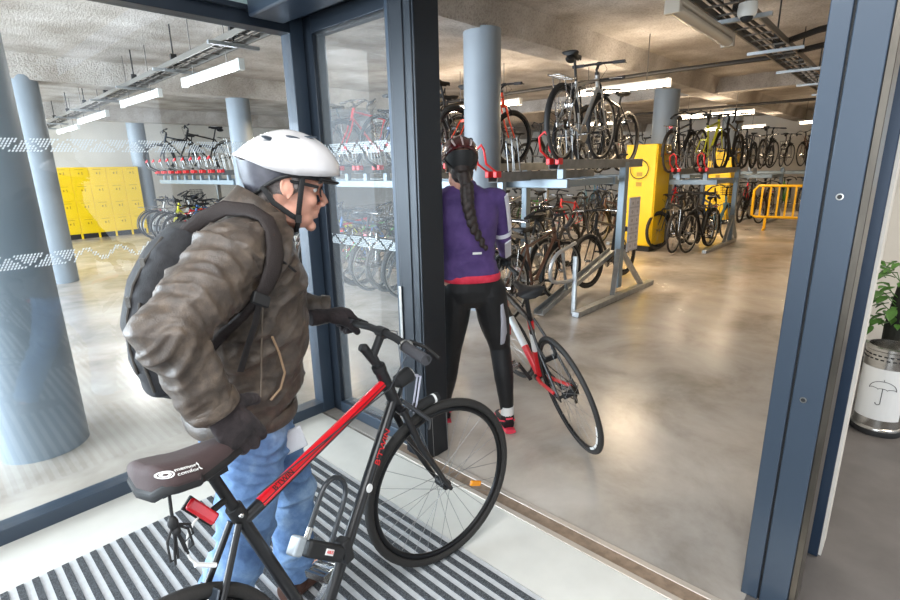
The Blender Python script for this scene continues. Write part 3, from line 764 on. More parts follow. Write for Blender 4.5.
# saddle with gel cover
def saddle():
    root_ = None
    prof = []
    x0, x1 = .100, .340
    mb = MB(); nseg = 26; ns = 24; vs = []; fs = []
    def half(t):  # half width, t 0 rear .. 1 nose
        if t < .12: return .058+.034*sin(t/.12*pi/2)
        if t < .34: return .092-.004*(t-.12)
        u = (t-.34)/.66
        return .0912*(1-u)**1.25*(.88)+.026*min(1, u*1.8)*(1-.25*u) if u < 1 else .018
    for i in range(nseg+1):
        t = i/nseg; x = x0+(x1-x0)*t
        w = max(.016, half(t)) * (1 if 0 < i < nseg else .55)
        ztop = .968+.014*cos(min(1, t*2.2)*pi)*.5-.02*t + (.0 if i else -.018) - (.012 if i == nseg else 0)
        depth = .062-.016*t
        for j in range(ns):
            a = 2*pi*j/ns; ca, sa_ = cos(a), sin(a)
            y = w*(abs(ca)**.75)*(1 if ca > 0 else -1)
            if sa_ >= 0: z = ztop-depth*.62+depth*.62*(sa_**.8) - .006*max(0, 1-abs(y)/.03)*(1-t)
            else: z = ztop-depth*.62-depth*.3*(abs(sa_)**.6)
            vs.append((x, y, z))
    for i in range(nseg):
        for j in range(ns): fs.append((i*ns+j, i*ns+(j+1) % ns, (i+1)*ns+(j+1) % ns, (i+1)*ns+j))
    fs += [tuple(range(ns-1, -1, -1)), tuple(nseg*ns+j for j in range(ns))]
    so = mb.add(vs, fs).build('saddle', K_saddleb, mbk, smooth=80, label='brown grey padded seat cover')
    # black elastic edge
    e = MB(); up_ = []
    for i in range(nseg+1): up_.append(V(vs[i*ns+ns//2+2])+V((0, -.001, .0)))
    low = [V(vs[i*ns+ns-2])+V((0, .001, 0)) for i in range(nseg, -1, -1)]
    e.path(up_+low, .012, 8, closed=True, flat=(1.0, .6), up=(0, 0, 1)); e.build('elastic_edge', K_mblk, so)
    r = MB()
    for s in (-1, 1): r.path([V((.12, s*.028, .895)), V((.19, s*.022, .885)), V((.30, s*.016, .905))], .004, 6)
    sp_ = I['sp_top']; r.box((sp_.x-.02, -.03, .872), (sp_.x+.03, .03, .892)); r.build('saddle_rails', K_mblk, so)
    # printed mark on the right flank
    def surf(x, th):
        t = (x-x0)/(x1-x0); w = half(t); ztop = .968+.007*cos(min(1, t*2.2)*pi)-.02*t; dp = .062-.016*t
        ca, s2 = -cos(th), sin(th)
        return V((x, -w*abs(ca)**.75, ztop-dp*.62+dp*.62*s2**.8))
    t_ = MB(); I4 = Matrix.Identity(4)
    t_.text('memory', .0158, Matrix.Translation((-.020, .0076, 0)), .0004, 'LEFT').text('comfort', .0158, Matrix.Translation((-.020, -.0076, 0)), .0004, 'LEFT')
    for R_, r_ in ((.0115, .0015), (.006, .0020)): t_.ring((-.035, 0, 0), (1, .1, 0), (0, 1, 0), R_, r_, 28, 4, flat=(1, .25))
    nv = []
    for (x, y, z) in t_.v:
        th = .50+y/.062; q = surf(.150+x, th); dx_ = surf(.152+x, th)-surf(.148+x, th); dy_ = surf(.150+x, th+.02)-surf(.150+x, th-.02)
        nn_ = dx_.cross(dy_).normalized()
        if nn_.y > 0: nn_ = -nn_
        nv.append(tuple(q+nn_*(.0016+z)))
    t_.v = nv
    t_.build('printed_mark', K_white, so, smooth=0, label='white printed words and swirl')
    c_ = MB(); c_.path([V((.125, -.045, .90)), V((.118, -.05, .868)), V((.116, -.05, .85))], .0035, 6)
    c_.ball((.115, -.05, .842), (.011, .010, .016)).ball((.117, -.05, .822), (.009, .010, .012))
    for k, (dx, dz) in enumerate(((.028, -.058), (-.024, -.062), (.034, -.035))):
        c_.path([V((.115, -.05, .84)), V((.115+dx*.9, -.052, .83+dz*.3)), V((.115+dx, -.05, .83+dz)), V((.115+dx*.35, -.05, .82+dz*.9)), V((.116, -.05, .83))], .0028, 6)
    c_.path([V((.115, -.05, .835)), V((.105, -.05, .79)), V((.098, -.05, .755))], .0028, 6)
    c_.path([V((.115, -.05, .835)), V((.125, -.05, .79)), V((.128, -.05, .76))], .0028, 6)
    c_.build('drawstring', K_mblk, so, label='black knotted drawstring')
saddle()
# seat clamp, rear reflector, brake bridge plate, white rear cable
s0 = bb+V((-.292, 0, .956))*.5
MB().path([s0-V((-.292, 0, .956))*.02, s0+V((-.292, 0, .956))*.02], .0205, 16).build('seat_clamp', K_mblk, mbk)
MB().ball((s0.x-.005, -.024, s0.z), (.007, .006, .007)).build('clamp_bolt', K_alu, mbk)
rr_ = MB(); Mr = frame_M((.187, -.035, .820), (.52, -.15, -.84), (.8, .1, .45)); 
rr_.obox(Mr, (.080, .028, .014)); ro = rr_.build('rear_reflector', K_rlens, mbk, bevel=.006, label='red rear reflector')
MB().obox(Mr @ Matrix.Translation((0, 0, -.009)), (.084, .032, .006)).path([Mr @ V((.02, 0, -.012)), V((.255, -.01, .80))], .008, 8).build('reflector_bracket', K_mblk, ro)
mb = MB(); mb.obox(frame_M((.165, 0, .60), (0, 1, 0), (.45, 0, .9)), (.075, .06, .006)); mb.build('bridge_plate', K_slate, mbk, bevel=.004)
MB().path([(.19, -.03, .815), (.165, -.03, .806), (.145, -.03, .785), (.136, -.03, .760), (.138, -.03, .735), (.150, -.03, .712), (.17, -.03, .69)], .003, 6).path([(.145, -.03, .715), (.185, -.035, .685)], .0055, 6).path([(.15, -.03, .62), (.17, -.035, .55), (.15, -.03, .48)], .003, 6).build('white_cable', K_white, mbk)
# U lock on the down tube
lk = thing('bike_lock', 'black U lock with silver end cap on the foreground bicycle down tube', 'lock')
lk.location = mbk.location; lk.rotation_euler = mbk.rotation_euler
y_ = -.045
e0, e1_ = V((.394, y_, .588)), V((.545, y_, .452))
dx_ = (e1_-e0).normalized(); dn = V((dx_.z, 0, -dx_.x)) * -1
if dn.z < 0: dn = -dn
cbm = MB(); Mx = frame_M((e0+e1_)/2+dx_*.008, dx_, dn); cbm.obox(Mx, (.15, .046, .032)); cbo = cbm.build('crossbar', K_mblk, lk, bevel=.008)
MB().obox(frame_M(e0-dx_*.002, dx_, dn), (.032, .050, .035)).build('end_cap', mat('silver grey cap', (168, 176, 182), .4, metal=.3), lk, bevel=.006)
MB().obox(frame_M((e0+e1_)/2+dx_*.012+V((0, -.0175, 0)), dx_, dn), (.033, .017, .003)).build('badge', K_white, cbo, bevel=.004)
MB().text('ABUS', .0115, frame_M((e0+e1_)/2+dx_*.012+V((0, -.0195, 0)), dx_, dn), .0004).build('badge_lettering', K_redl, cbo, smooth=0)
mb = MB(); a_, b_ = e0+dx_*.026, e0+dx_*.128; L_ = .188
pts = [a_+dn*.02, a_+dn*(L_-.05)]
for i in range(9):
    t = pi*i/8; pts.append((a_+b_)/2+dn*(L_-.05)-dx_*cos(t)*(b_-a_).length/2+dn*sin(t)*.055)
pts += [b_+dn*(L_-.05), b_+dn*.02]
mb.path(pts, .0078, 12); mb.build('shackle', mat('rubber coated shackle', (40, 44, 48), .35, coat=.3), lk, smooth=60)
MB().path([a_+dn*.02, a_+dn*.05], .0095, 12).build('steel_foot', K_alu, lk)
mb = MB(); mb.box((.53, -.062, .43), (.565, -.018, .50)); mb.build('bracket', K_mblk, lk, bevel=.006)

# ---------------- the woman's road bicycle
wbk, I2 = bike(dict(hi=True, road=True, frame=K_blk, fork=K_red, wb=.998, hl=.86, steer=.234, sh=.942, stx=.228, tire=.0125, bar='drop', stemz=.05, stemx=.09, seattube=.49, rim=K_rimb, darkhub=True, crank=pi*1.1, saddle=K_mblk, crankm=K_mblk, stemm=K_mblk), 'road_bicycle')
wbk.location = (2.39, 1.226, 0); wbk.rotation_euler = (-.297, 0, .986)
props(wbk, 'red, white and black road bicycle leaning left, wheeled by the woman in purple', 'bicycle')
bb2, sc2, h2 = I2['bb'], I2['sc'], I2['hax']
sa2 = V((-.292, 0, .956)); MB().tube(bb2+sa2*.22, bb2+sa2*.36, .0192, n=14).build('white_panel', K_white, I2['frame'], label='white middle of the seat tube')
MB().tube(bb2+(h2(.74)-bb2)*.35, bb2+(h2(.74)-bb2)*.7, .0225, n=14).build('white_panel', K_white, I2['frame'], label='white middle of the down tube')
MB().tube(bb2-sa2*.0, bb2+sa2*.22, .0195, n=14).build('red_panel', K_red, I2['frame'], label='red lower seat tube')
MB().tube(bb2+sa2*.40, bb2+sa2*.46, .0195, n=14).build('red_panel', K_red, I2['frame'], label='red ring near the saddle')
MB().tube(bb2, bb2+(h2(.74)-bb2)*.35, .0225, n=14).build('red_panel', K_red, I2['frame'], label='red lower down tube')
for s in (-1, 1): MB().path([bb2+V((-.01, s*.02, 0)), bb2+V((-.1, s*.036, .012)), I2['rh']+V((.06, s*.055, 0))], [.0125, .012, .0105], 10).build('red_panel', K_red, I2['frame'], label='red chain stay')
# white lettering arc on the rear rim
mb = MB(); rh2 = I2['rh']; rr = .343-.025-.012
for i in range(26):
    t = radians(188+i*2.1)
    if i in (6, 13, 19): continue
    d = V((cos(t), 0, sin(t))); mb.obox(frame_M(rh2+d*rr+V((0, .0105, 0)), d, V((-d.z, 0, d.x))), (.013, .0085, .0012))
mb.build('rim_lettering', K_white, I2['rw'], smooth=0, label='white marks on the rim')
# ------------------------------------------------------------------ two tier bicycle racks
def bm(name, c, **k): return mat(name, c, .35, coat=.3, **k)
PAL = dict(black=K_blk, grey=K_slate, silver=mat('silver frame paint', (176, 176, 174), .3, metal=.7), white=K_white, red=K_red,
           orange=bm('orange red frame paint', (236, 74, 40)), blue=bm('blue frame paint', (52, 96, 150)), green=bm('green frame paint', (70, 150, 60)),
           yellow=bm('yellow green frame paint', (206, 208, 40)), brown=bm('brown frame paint', (92, 60, 44)), teal=bm('pale blue frame paint', (120, 176, 200)))
PROTOS = {}
def proto(key, **spec):
    r, I_ = bike(spec); r.location = (0, -60, 0); PROTOS[key] = r
SP = dict(
    city=dict(frame='black', guards=True, rack=True, bar='city', tail=True, rim=K_rims, stemz=.1, crank=.4),
    mtb=dict(frame='grey', tire=.026, bar='flat', slope=True, sh=.9, crank=.9, bar_w=.32),
    step=dict(frame='white', style='step', guards=True, rack=True, basket=True, bar='city', stemz=.14, rim=K_rims, crank=1.4),
    road=dict(frame='blue', road=True, tire=.0135, bar='drop', stemz=.05, stemx=.09, crank=2.0),
    trek=dict(frame='silver', sh=1.0, guards=True, bar='flat', rack=True, rim=K_rims, stemz=.09, crank=.1, seatbag=True),
    kid=dict(frame='red', tire=.024, bar='flat', sh=.86, hl=.84, crank=2.6))
VAR = [('city', 'black'), ('mtb', 'grey'), ('step', 'white'), ('road', 'blue'), ('trek', 'silver'), ('kid', 'red'), ('mtb', 'orange'), ('city', 'green'),
       ('trek', 'black'), ('step', 'teal'), ('mtb', 'black'), ('city', 'brown'), ('road', 'yellow')]
KIND = dict(city='city bicycle', mtb='mountain bicycle', step='step-through bicycle', road='drop-bar bicycle',
            trek='touring bicycle', kid='small bicycle')
CNAME = dict(teal='pale blue', yellow='yellow green', orange='orange red')
def get(i):
    k, c = VAR[i % len(VAR)]
    if (k, c) not in PROTOS:
        s = dict(SP[k]); s['frame'] = PAL[c]; s['steer'] = RNG.uniform(-.25, .25)
        r, _ = bike(s); PROTOS[(k, c)] = r; r['used'] = 0
    return PROTOS[(k, c)], CNAME.get(c, c)+' '+KIND[k]
def put(i, x, y, z, flip, label_tail, group, lean=0., yaw=0., pitch=0.):
    """stands bicycle i with its rear wheel at x (or front wheel when flip)"""
    src, nm = get(i)
    ang = (pi if flip else 0)+yaw
    loc = V((x+(1.05 if flip else 0), y, z))
    lb = nm+', '+label_tail
    if not src['used']:
        src['used'] = 1; o = src; o.location = loc; o.rotation_euler = (lean, pitch, ang); o['label'] = lb; o['group'] = group
    else: o = copy_tree(src, None, loc, (lean, pitch, ang), lb, group)
    o['category'] = 'bicycle'
    if 'used' in o and o is not src: del o['used']
    return o

M_redp = mat('red plastic handle', (222, 44, 50), .4)
M_lb = mat('pale blue grey beam', (136, 150, 160), .45, metal=.5)
def make_rack(x0, ys, zt, label, tl, gl, post_x, ylen, side_panel=False, beam_x=(.3, 1.35), foot=(.1, 1.95), fy=0., one=False):
    """x0: west end; ys: y of the upper trays; zt: height of the trays"""
    t = thing('bicycle_rack', label, 'rack', (x0, ys[0]-.0, 0))
    L = 1.95; y0 = 0; yl = ylen
    posts = [0.0]; 
    while posts[-1] < yl-.6: posts.append(min(yl, posts[-1]+2.4))
    if one: posts = [0.0]
    for k, py in enumerate(posts):
        mb = MB(); mb.box((foot[0], py-.05+fy, 0), (foot[1], py+.03+fy, .06)); mb.build('foot_beam', M_galv, t, bevel=.006)
        px = post_x-x0
        mb = MB(); mb.box((px-.05, py-.045, .06), (px+.05, py+.035, zt-.02)); mb.build('post', M_lb if k == 0 else M_galv, t, bevel=.006)
        for s_ in (-1, 1): MB().bar((px+s_*.40, py-.01+fy*.8, .05), (px+s_*.03, py-.01, .53), .055, .055).build('brace', M_galv, t, bevel=.004)
    for bx in beam_x:
        MB().box((bx-.035, -.05, zt-.26), (bx+.035, yl+.05, zt-.17)).build('cross_beam', M_lb, t, bevel=.006)
    px = post_x-x0
    for py in posts: MB().box((beam_x[0], py-.03, zt-.25), (beam_x[1], py+.02, zt-.18)).build('bracket_arm', M_lb, t, bevel=.004)
    return t
def tray(x, y, z, label, group, up=False, pale=False):
    t = thing('bicycle_tray', label, 'tray', (x, y, z), group=group)
    mb = MB()
    for s in (-1, 1): mb.box((.0, s*.055-.003, -.075), (1.95, s*.055+.003, .018))
    mb.box((0, -.055, -.075), (1.95, .055, -.07)); mb.build('channel', mat_tray, t, bevel=.002)
    for s in (-1, 1): MB().box((-.03, s*.05-.022, -.03), (.05, s*.05+.022, .03)).build('end_block', M_redp, t, bevel=.006)
    mb = MB(); mb.box((.12, -.035, -.17), (.18, .035, -.05)); mb.build('roller_foot', M_lb, t, bevel=.004)
    mb = MB()
    if up: pts = [V((.0, -.05, .02)), V((-.22, -.05, .16)), V((-.30, -.05, .24)), V((-.32, 0, .27)), V((-.30, .05, .24)), V((-.22, .05, .16)), V((.0, .05, .02))]
    else: pts = [V((.0, -.05, .02)), V((-.16, -.05, .10)), V((-.19, -.05, .22)), V((-.17, 0, .27)), V((-.19, .05, .22)), V((-.16, .05, .10)), V((0, .05, .02))]
    mb.path(pts, .011, 7); hd_ = mb.build('pull_handle', M_galv if pale else M_redp, t, smooth=60)
    if pale: MB().path([V((-.19, -.05, .22)), V((-.17, 0, .27)), V((-.19, .05, .22))], .016, 7).build('red_grip', M_redp, hd_)
    mb = MB()
    for s in (-1, 1): mb.path([V((.3, s*.03, 0)), V((.26, s*.035, .3)), V((.34, s*.035, .36)), V((.42, s*.03, 0))], .006, 5)
    mb.build('wheel_holder', M_galv, t)
    return t
mat_tray = mat('dark galvanised channel', (132, 134, 134), .5, metal=.5, noise_amt=.12, scale=12)
def copy_tray(src, x, y, z, label, group):
    return copy_tree(src, None, (x, y, z), None, label, group)

ordinal = ['first', 'second', 'third', 'fourth', 'fifth', 'sixth', 'seventh', 'eighth', 'ninth', 'tenth', 'eleventh', 'twelfth', 'thirteenth', 'fourteenth', 'fifteenth', 'sixteenth',
           'seventeenth', 'eighteenth', 'nineteenth', 'twentieth', 'twenty-first', 'twenty-second', 'twenty-third', 'twenty-fourth', 'twenty-fifth', 'twenty-sixth', 'twenty-seventh', 'twenty-eighth']

# ---- nearest rack: two sections either side of the column
X1 = 4.28; ZT = 1.58
r1 = make_rack(X1, [2.68], ZT, 'nearest two tier bicycle rack with galvanised A-frame foot and post by the aisle', '', '', 5.92, .75, foot=(.32, 2.3), fy=-.16, one=True)
sg = MB(); sg.box((5.97-X1, -.08, .50), (6.27-X1, -.07, 1.15)); so_ = sg.build('notice_panel', mat('grey notice panel', (178, 176, 180), .5), r1, label='grey notice panel with rows of small boxes')
pm_ = MB()
for r_ in range(6):
    for c_ in range(2): pm_.box((5.985-X1+c_*.14, -.084, .52+r_*.104), (6.11-X1+c_*.14, -.081, .605+r_*.104))
pm_.build('panel_pictures', mat('pale notice squares', (206, 203, 208), .5), so_)
for r_ in range(6):
    for c_ in range(2):
        x_ = 6.047-X1+c_*.14; z_ = .562+r_*.104; cm_ = MB()
        cm_.ring((x_, -.0855, z_), (1, 0, 0), (0, 0, 1), .016, .0025, 12, 4)
        cm_.build('panel_mark', M_tray, so_)
# raised, inclined lower channel sticking out to the aisle
rc = thing('lower_channel', 'inclined steel wheel channel at the aisle end of the nearest rack', 'wheel channel', (4.36, 2.80, .03), (0, radians(-15), 0))
MB().box((0, -.055, 0), (1.75, .055, .006)).box((0, -.055, 0), (1.75, -.049, .055)).box((0, .049, 0), (1.75, .055, .055)).build('channel', M_galv, rc, bevel=.002)
MB().path([(.55, -.03, .02), (.5, -.04, .42), (.58, 0, .50), (.66, .04, .42), (.60, .03, .02)], .012, 7).build('wheel_holder', M_galv, rc)
hp = thing('wheel_hoop', 'silver bent steel wheel hoop on the floor in front of the lower bicycles', 'wheel holder', (4.36, 2.60, 0))
MB().path([(.36, 0, .0), (.36, 0, .62)], .03, 8, flat=(1, .5)).build('upright', M_galv, hp)
MB().path([(.36, .03, .36), (.2, .03, .37), (.05, .03, .39), (-.04, .02, .42), (-.10, .01, .47), (-.13, .0, .54), (-.125, -.01, .61), (-.09, -.02, .67), (-.03, -.02, .705), (.05, -.02, .725), (.18, -.02, .745), (.30, -.02, .77)], .020, 10).build('bent_tube', mat('silver painted tube', (186, 188, 190), .35, metal=.6), hp, smooth=60)

t0_ = tray(4.40, 2.70, ZT, 'upper tray nearest the aisle of the nearest rack, holding a silver city bicycle', 'upper trays of the nearest rack')
copy_tray(t0_, 3.98, 3.12, ZT-.11, 'empty upper tray pulled forward beside the near grey column', 'upper trays of the nearest rack')
t1_ = tray(4.30, 3.98, ZT-.02, 'upper rack tray with a pale handle just left of the near grey column', 'upper trays of the nearest rack', pale=True)
yy = 4.40; k = 0; trays = [3.98]
ups1 = {}
while yy < 13.6:
    if abs(yy-9.35) > .42:
        copy_tray(t1_, 4.30, yy, ZT-.02, 'upper rack tray, %s beyond the near grey column' % ordinal[k], 'upper trays of the nearest rack'); trays.append(yy); k += 1
    yy += .42
r1b = make_rack(4.18, [3.98], ZT-.02, 'long middle section of the nearest bicycle rack beyond the near grey column', '', '', 5.8, 4.9)
r1c = make_rack(4.18, [9.75], ZT-.02, 'far left section of the nearest bicycle rack seen past the yellow lockers', '', '', 5.8, 3.8)
# upper bicycles
put(4, 4.47, 2.66, ZT-.005, False, 'upper tray nearest the aisle, saddle near the ceiling beam', 'bicycles on the upper tier of the nearest rack', yaw=.12)
put(6, 4.42, 3.98, ZT-.055, False, 'upper tray just left of the near grey column', 'bicycles on the upper tier of the nearest rack')
seq = [8, 0, 3, 1, 5, 11, 4, 10]
for j, ty in enumerate(trays[1:]):
    n_ = j+1
    if n_ in (1, 2, 3, 5, 6, 17, 20):
        put(seq[j % 8], 4.4, ty, ZT-.055, j % 3 == 1, 'upper tier of nearest rack, %s tray past the near column' % ordinal[n_], 'bicycles on the upper tier of the nearest rack', lean=RNG.uniform(-.03, .03))
# lower bicycles
order = [11, 4, 2, 8, 9, 1, 0, 10, 7, 3, 5, 12]
j = 0; yy = 2.92
while yy < 13.6:
    if abs(yy-3.52) > .28 and abs(yy-9.35) > .28:
        put(order[j % 12], 4.05+RNG.uniform(-.08, .08), yy, .02, j % 2 == 1, 'lower tier of nearest rack, %s from the aisle' % ordinal[j], 'bicycles in the lower tier of the nearest rack', lean=RNG.uniform(-.06, .06), yaw=RNG.uniform(-.05, .05))
        j += 1
    yy += .31 if yy < 7 else .44
# bicycles of the facing side of the same rack, nearer the lockers
for j, (x, y, i) in enumerate(((5.75, 2.98, 10), (5.85, 3.9, 1), (5.9, 4.6, 8), (5.85, 5.3, 5))):
    put(i, x, y, .02, True, 'lower far side of nearest rack, %s from the aisle' % ordinal[j], 'bicycles on the far side of the nearest rack', lean=.04)
put(10, 5.72, 3.05, ZT-.06, True, 'upper far tray behind the silver touring bicycle', 'bicycles on the upper tier of the nearest rack')
put(8, 5.95, 3.45, ZT-.06, False, 'second one behind the silver touring bicycle, upper tier', 'bicycles on the upper tier of the nearest rack')

# ---- second rack
X2 = 9.3; ZT2 = 1.42
r2 = make_rack(X2, [2.72], ZT2, 'second two tier bicycle rack, between the yellow cabinets', '', '', 10.95, .7, one=True)
copy_tray(t0_, 9.15, 2.78, ZT2, 'upper tray of the second rack nearest the aisle', 'upper trays of the second rack')
copy_tray(t0_, 9.15, 3.22, ZT2, 'upper tray of the second rack beside the grey column', 'upper trays of the second rack')
put(12, 9.1, 2.85, ZT2-.05, False, 'upper tier of second rack, nearest the aisle', 'bicycles on the second rack')
put(10, 10.1, 2.80, ZT2-.05, True, 'upper tier of second rack, behind the yellow green one', 'bicycles on the second rack')
put(0, 9.05, 3.3, ZT2-.05, False, 'upper tier of second rack, beside the column', 'bicycles on the second rack')
for j, (x, y, i) in enumerate(((9.1, 2.85, 0), (9.0, 3.1, 8), (9.2, 3.35, 1), (10.2, 2.9, 9), (10.3, 3.2, 3))):
    put(i, x, y, .02, j % 2 == 0, 'lower tier of second rack, %s from the left' % ordinal[4-j], 'bicycles on the second rack', lean=RNG.uniform(-.05, .05), yaw=RNG.uniform(-.1, .1))
r2b = make_rack(X2, [4.5], ZT2, 'second bicycle rack continuing behind the yellow cabinet', '', '', 10.95, 7)
for j in range(13):
    y = 4.6+j*.48
    put(order[(j*5) % 12], 9.2, y, .02, j % 2 == 0, 'lower tier behind nearest rack, %s past the cabinet' % ordinal[j], 'bicycles on the second rack beyond the cabinet')
    if j % 3 != 1: put(seq[(j*3) % 8], 9.25, y+.1, ZT2-.05, j % 2 == 1, 'upper tier behind nearest rack, %s past the cabinet' % ordinal[j], 'bicycles on the second rack beyond the cabinet')

# ---- far racks across the aisle (seen above the barrier) 
X3 = 14.0
for rk, (xr, ya, yb) in enumerate(((14.6, 2.95, 3.6), (14.6, 4.9, 8.2), (18.8, 2.3, 7.0))):
    rr3 = make_rack(xr, [ya], 1.38, ['far bicycle rack behind the yellow barrier', 'far bicycle rack to the left of the last column', 'last bicycle rack against the end wall'][rk], '', '', xr+1.6, yb-ya)
    j = 0; y = ya+.05
    while y < yb+.01:
        put(order[(j*7+rk*3) % 12], xr-.1, y, .02, j % 2 == 0, 'lower tier of %s, %s from aisle' % (['rack behind barrier', 'rack by last column', 'end wall rack'][rk], ordinal[j]), 'bicycles on the far racks')
        put(seq[(j*3+rk) % 8], xr-.1, y+.12, 1.34, j % 2 == 1, 'upper tier of %s, %s from aisle' % (['rack behind barrier', 'rack by last column', 'end wall rack'][rk], ordinal[j]), 'bicycles on the far racks')
        j += 1; y += .42 if rk < 2 else .5

# ------------------------------------------------------------------ yellow lockers
def locker_block(name, label, loc, w, d, h, cols, rows, base=.12, face='-y'):
    t = thing(name, label, 'lockers', loc)
    MB().box((0, 0, base), (w, d, h)).build('body', M_yellow, t, bevel=.008)
    MB().box((.03, .03, 0), (w-.03, d-.03, base)).build('plinth', K_mblk, t)
    for k in range(cols+1):
        x = min(max(k*w/cols, .02), w-.02); MB().box((x-.02, -.005, 0), (x+.02, .05, base)).build('foot', M_yellow, t)
    cw, rh_ = w/cols, (h-base)/rows
    for c in range(cols):
        for r in range(rows):
            x, z = c*cw, base+r*rh_
            if face == '-y': o = MB().box((x+.006, -.016, z+.006), (x+cw-.006, -.001, z+rh_-.006)).build('locker_door', M_yellow, t, bevel=.003)
            mb = MB(); mb.box((x+cw*.42, -.022, z+rh_*.58), (x+cw*.5, -.014, z+rh_*.68)); mb.box((x+cw*.62, -.022, z+rh_*.55), (x+cw*.66, -.014, z+rh_*.72)); mb.box((x+cw*.25, -.018, z+rh_*.85), (x+cw*.75, -.015, z+rh_*.875))
            mb.build('latch', M_ydark, o)
    return t
locker_block('locker_wall', 'wide yellow wall of lockers seen through the left glass', (2.66, 15.25, 0), 1.85, .5, 1.72, 5, 4)
def cabinet(label, x, y, w, d, h):
    t = thing('charging_cabinet', label, 'cabinet', (x, y, 0))
    MB().box((0, 0, .1), (w, d, h)).build('body', M_yellow, t, bevel=.01)
    MB().box((.03, .03, 0), (w-.03, d-.03, .1)).build('plinth', K_mblk, t)
    MB().box((-.012, .01, .12), (0, d-.01, h-.02)).build('front_door', M_yellow, t, bevel=.004)
    MB().box((.01, -.012, .12), (w-.01, 0, h-.02)).build('side_door', M_yellow, t, bevel=.004)
    mb = MB()
    for z in (.55, .75, 1.15, 1.32): mb.box((-.018, d*.42, z), (-.011, d*.6, z+.07))
    for z in (h-.45, h-.2): mb.box((w*.5, -.018, z), (w*.56, -.011, z+.02))
    mb.build('vent', M_ydark, t)
    mb = MB(); mb.ring((-.05, d*.5, h-.42), (0, 1, 0), (0, 0, 1), .16, .008, 20, 6); mb.build('hanging_cable', K_mblk, t)
    mb = MB(); mb.box((w*.1, -.02, h-.18), (w*.9, -.012, h-.165)); mb.build('stripe', mat('orange stripe', (240, 120, 30), .4), t)
    return t
cabinet('tall yellow locker cabinet in front of the grey column, behind the nearest rack', 9.0, 3.50, .62, .55, 1.86)
cabinet('farther yellow cabinet behind the second rack', 14.2, 3.68, .7, .55, 1.86)

# ------------------------------------------------------------------ barrier
br = thing('crowd_barrier', 'yellow plastic barrier with upright bars in front of the far rack', 'barrier', (13.5, 2.95, 0), (0, 0, radians(-83)))
K_by = mat('yellow plastic barrier', (246, 190, 16), .45)
mb = MB(); mb.path([(.0, 0, .33), (0, 0, .88), (.08, 0, .99), (1.22, 0, .99), (1.3, 0, .88), (1.3, 0, .33), (1.22, 0, .29), (.08, 0, .29)], .03, 8, closed=True); mb.build('outer_frame', K_by, br, smooth=60)
for k in range(7): MB().box((.14+k*.16, -.014, .3), (.18+k*.16, .014, .97)).build('upright_bar', K_by, br)
for x in (.28, 1.02): MB().box((x-.025, -.22, 0), (x+.025, .22, .05)).box((x-.03, -.02, .05), (x+.03, .02, .3)).build('foot', K_by, br, bevel=.01)

# ------------------------------------------------------------------ umbrella bin and plant in the side room
bn = thing('umbrella_bin', 'stainless steel umbrella bin with a white umbrella sign by the potted plant', 'umbrella stand', (3.68, .015, 0))
M_ss = mat('stainless steel', (190, 188, 184), .22, metal=1, noise_amt=.05, scale=30, stretch=(1, 1, 6))
MB().lathe([(.118, .0), (.122, .03), (.118, .045), (.112, .05), (.112, .50), (.116, .505), (.116, .52), (.10, .525), (.10, .44), (.0001, .43)], 48).build('bin_body', M_ss, bn)
MB().lathe([(.1235, .004), (.1245, .032), (.1235, .034)], 48).build('base_ring', K_mblk, bn)
mb = MB()
vs = []; fs = []
a0, a1 = radians(108), radians(236)
for i in range(31):
    a = a0+(a1-a0)*i/30; vs += [(.1135*cos(a), .1135*sin(a), .10), (.1135*cos(a), .1135*sin(a), .405)]
for i in range(30): fs.append((2*i, 2*i+2, 2*i+3, 2*i+1))
bl = mb.add(vs, fs).build('label_sheet', K_white, bn, smooth=80, fixn=False)
# umbrella pictogram as thin tubes wrapped round the sheet
def onbin(u, z): 
    a = radians(180)-u/.1135; return V((.1145*cos(a), .1145*sin(a), z))
um = MB()
um.path([onbin(.062*cos(t), .285+.05*sin(t)) for t in [pi*k/14 for k in range(15)]], .0016, 5)
for k in range(3):
    um.path([onbin(-.062+.0413*(k+.5)+.0206*cos(t), .285+.008*sin(t)) for t in [pi*m/6 for m in range(7)]], .0014, 5)
um.path([onbin(0, .292), onbin(0, .205)]+[onbin(.011-.011*cos(t), .205-.012*sin(t)) for t in [pi*k/6 for k in range(7)]], .0018, 5)
um.path([onbin(0, .335), onbin(0, .347)], .0015, 5)
um.build('umbrella_sign', K_mblk, bl, smooth=60)
mb = MB()
for r_ in range(2):
    for k in range(26):
        a = 2*pi*k/26+r_*.12; d = V((cos(a), sin(a), 0))
        mb.obox(frame_M(d*.1125+V((0, 0, .455+r_*.022)), V((-d.y, d.x, 0)), (0, 0, 1)), (.016, .007, .003))
mb.build('slots', K_mblk, bn)

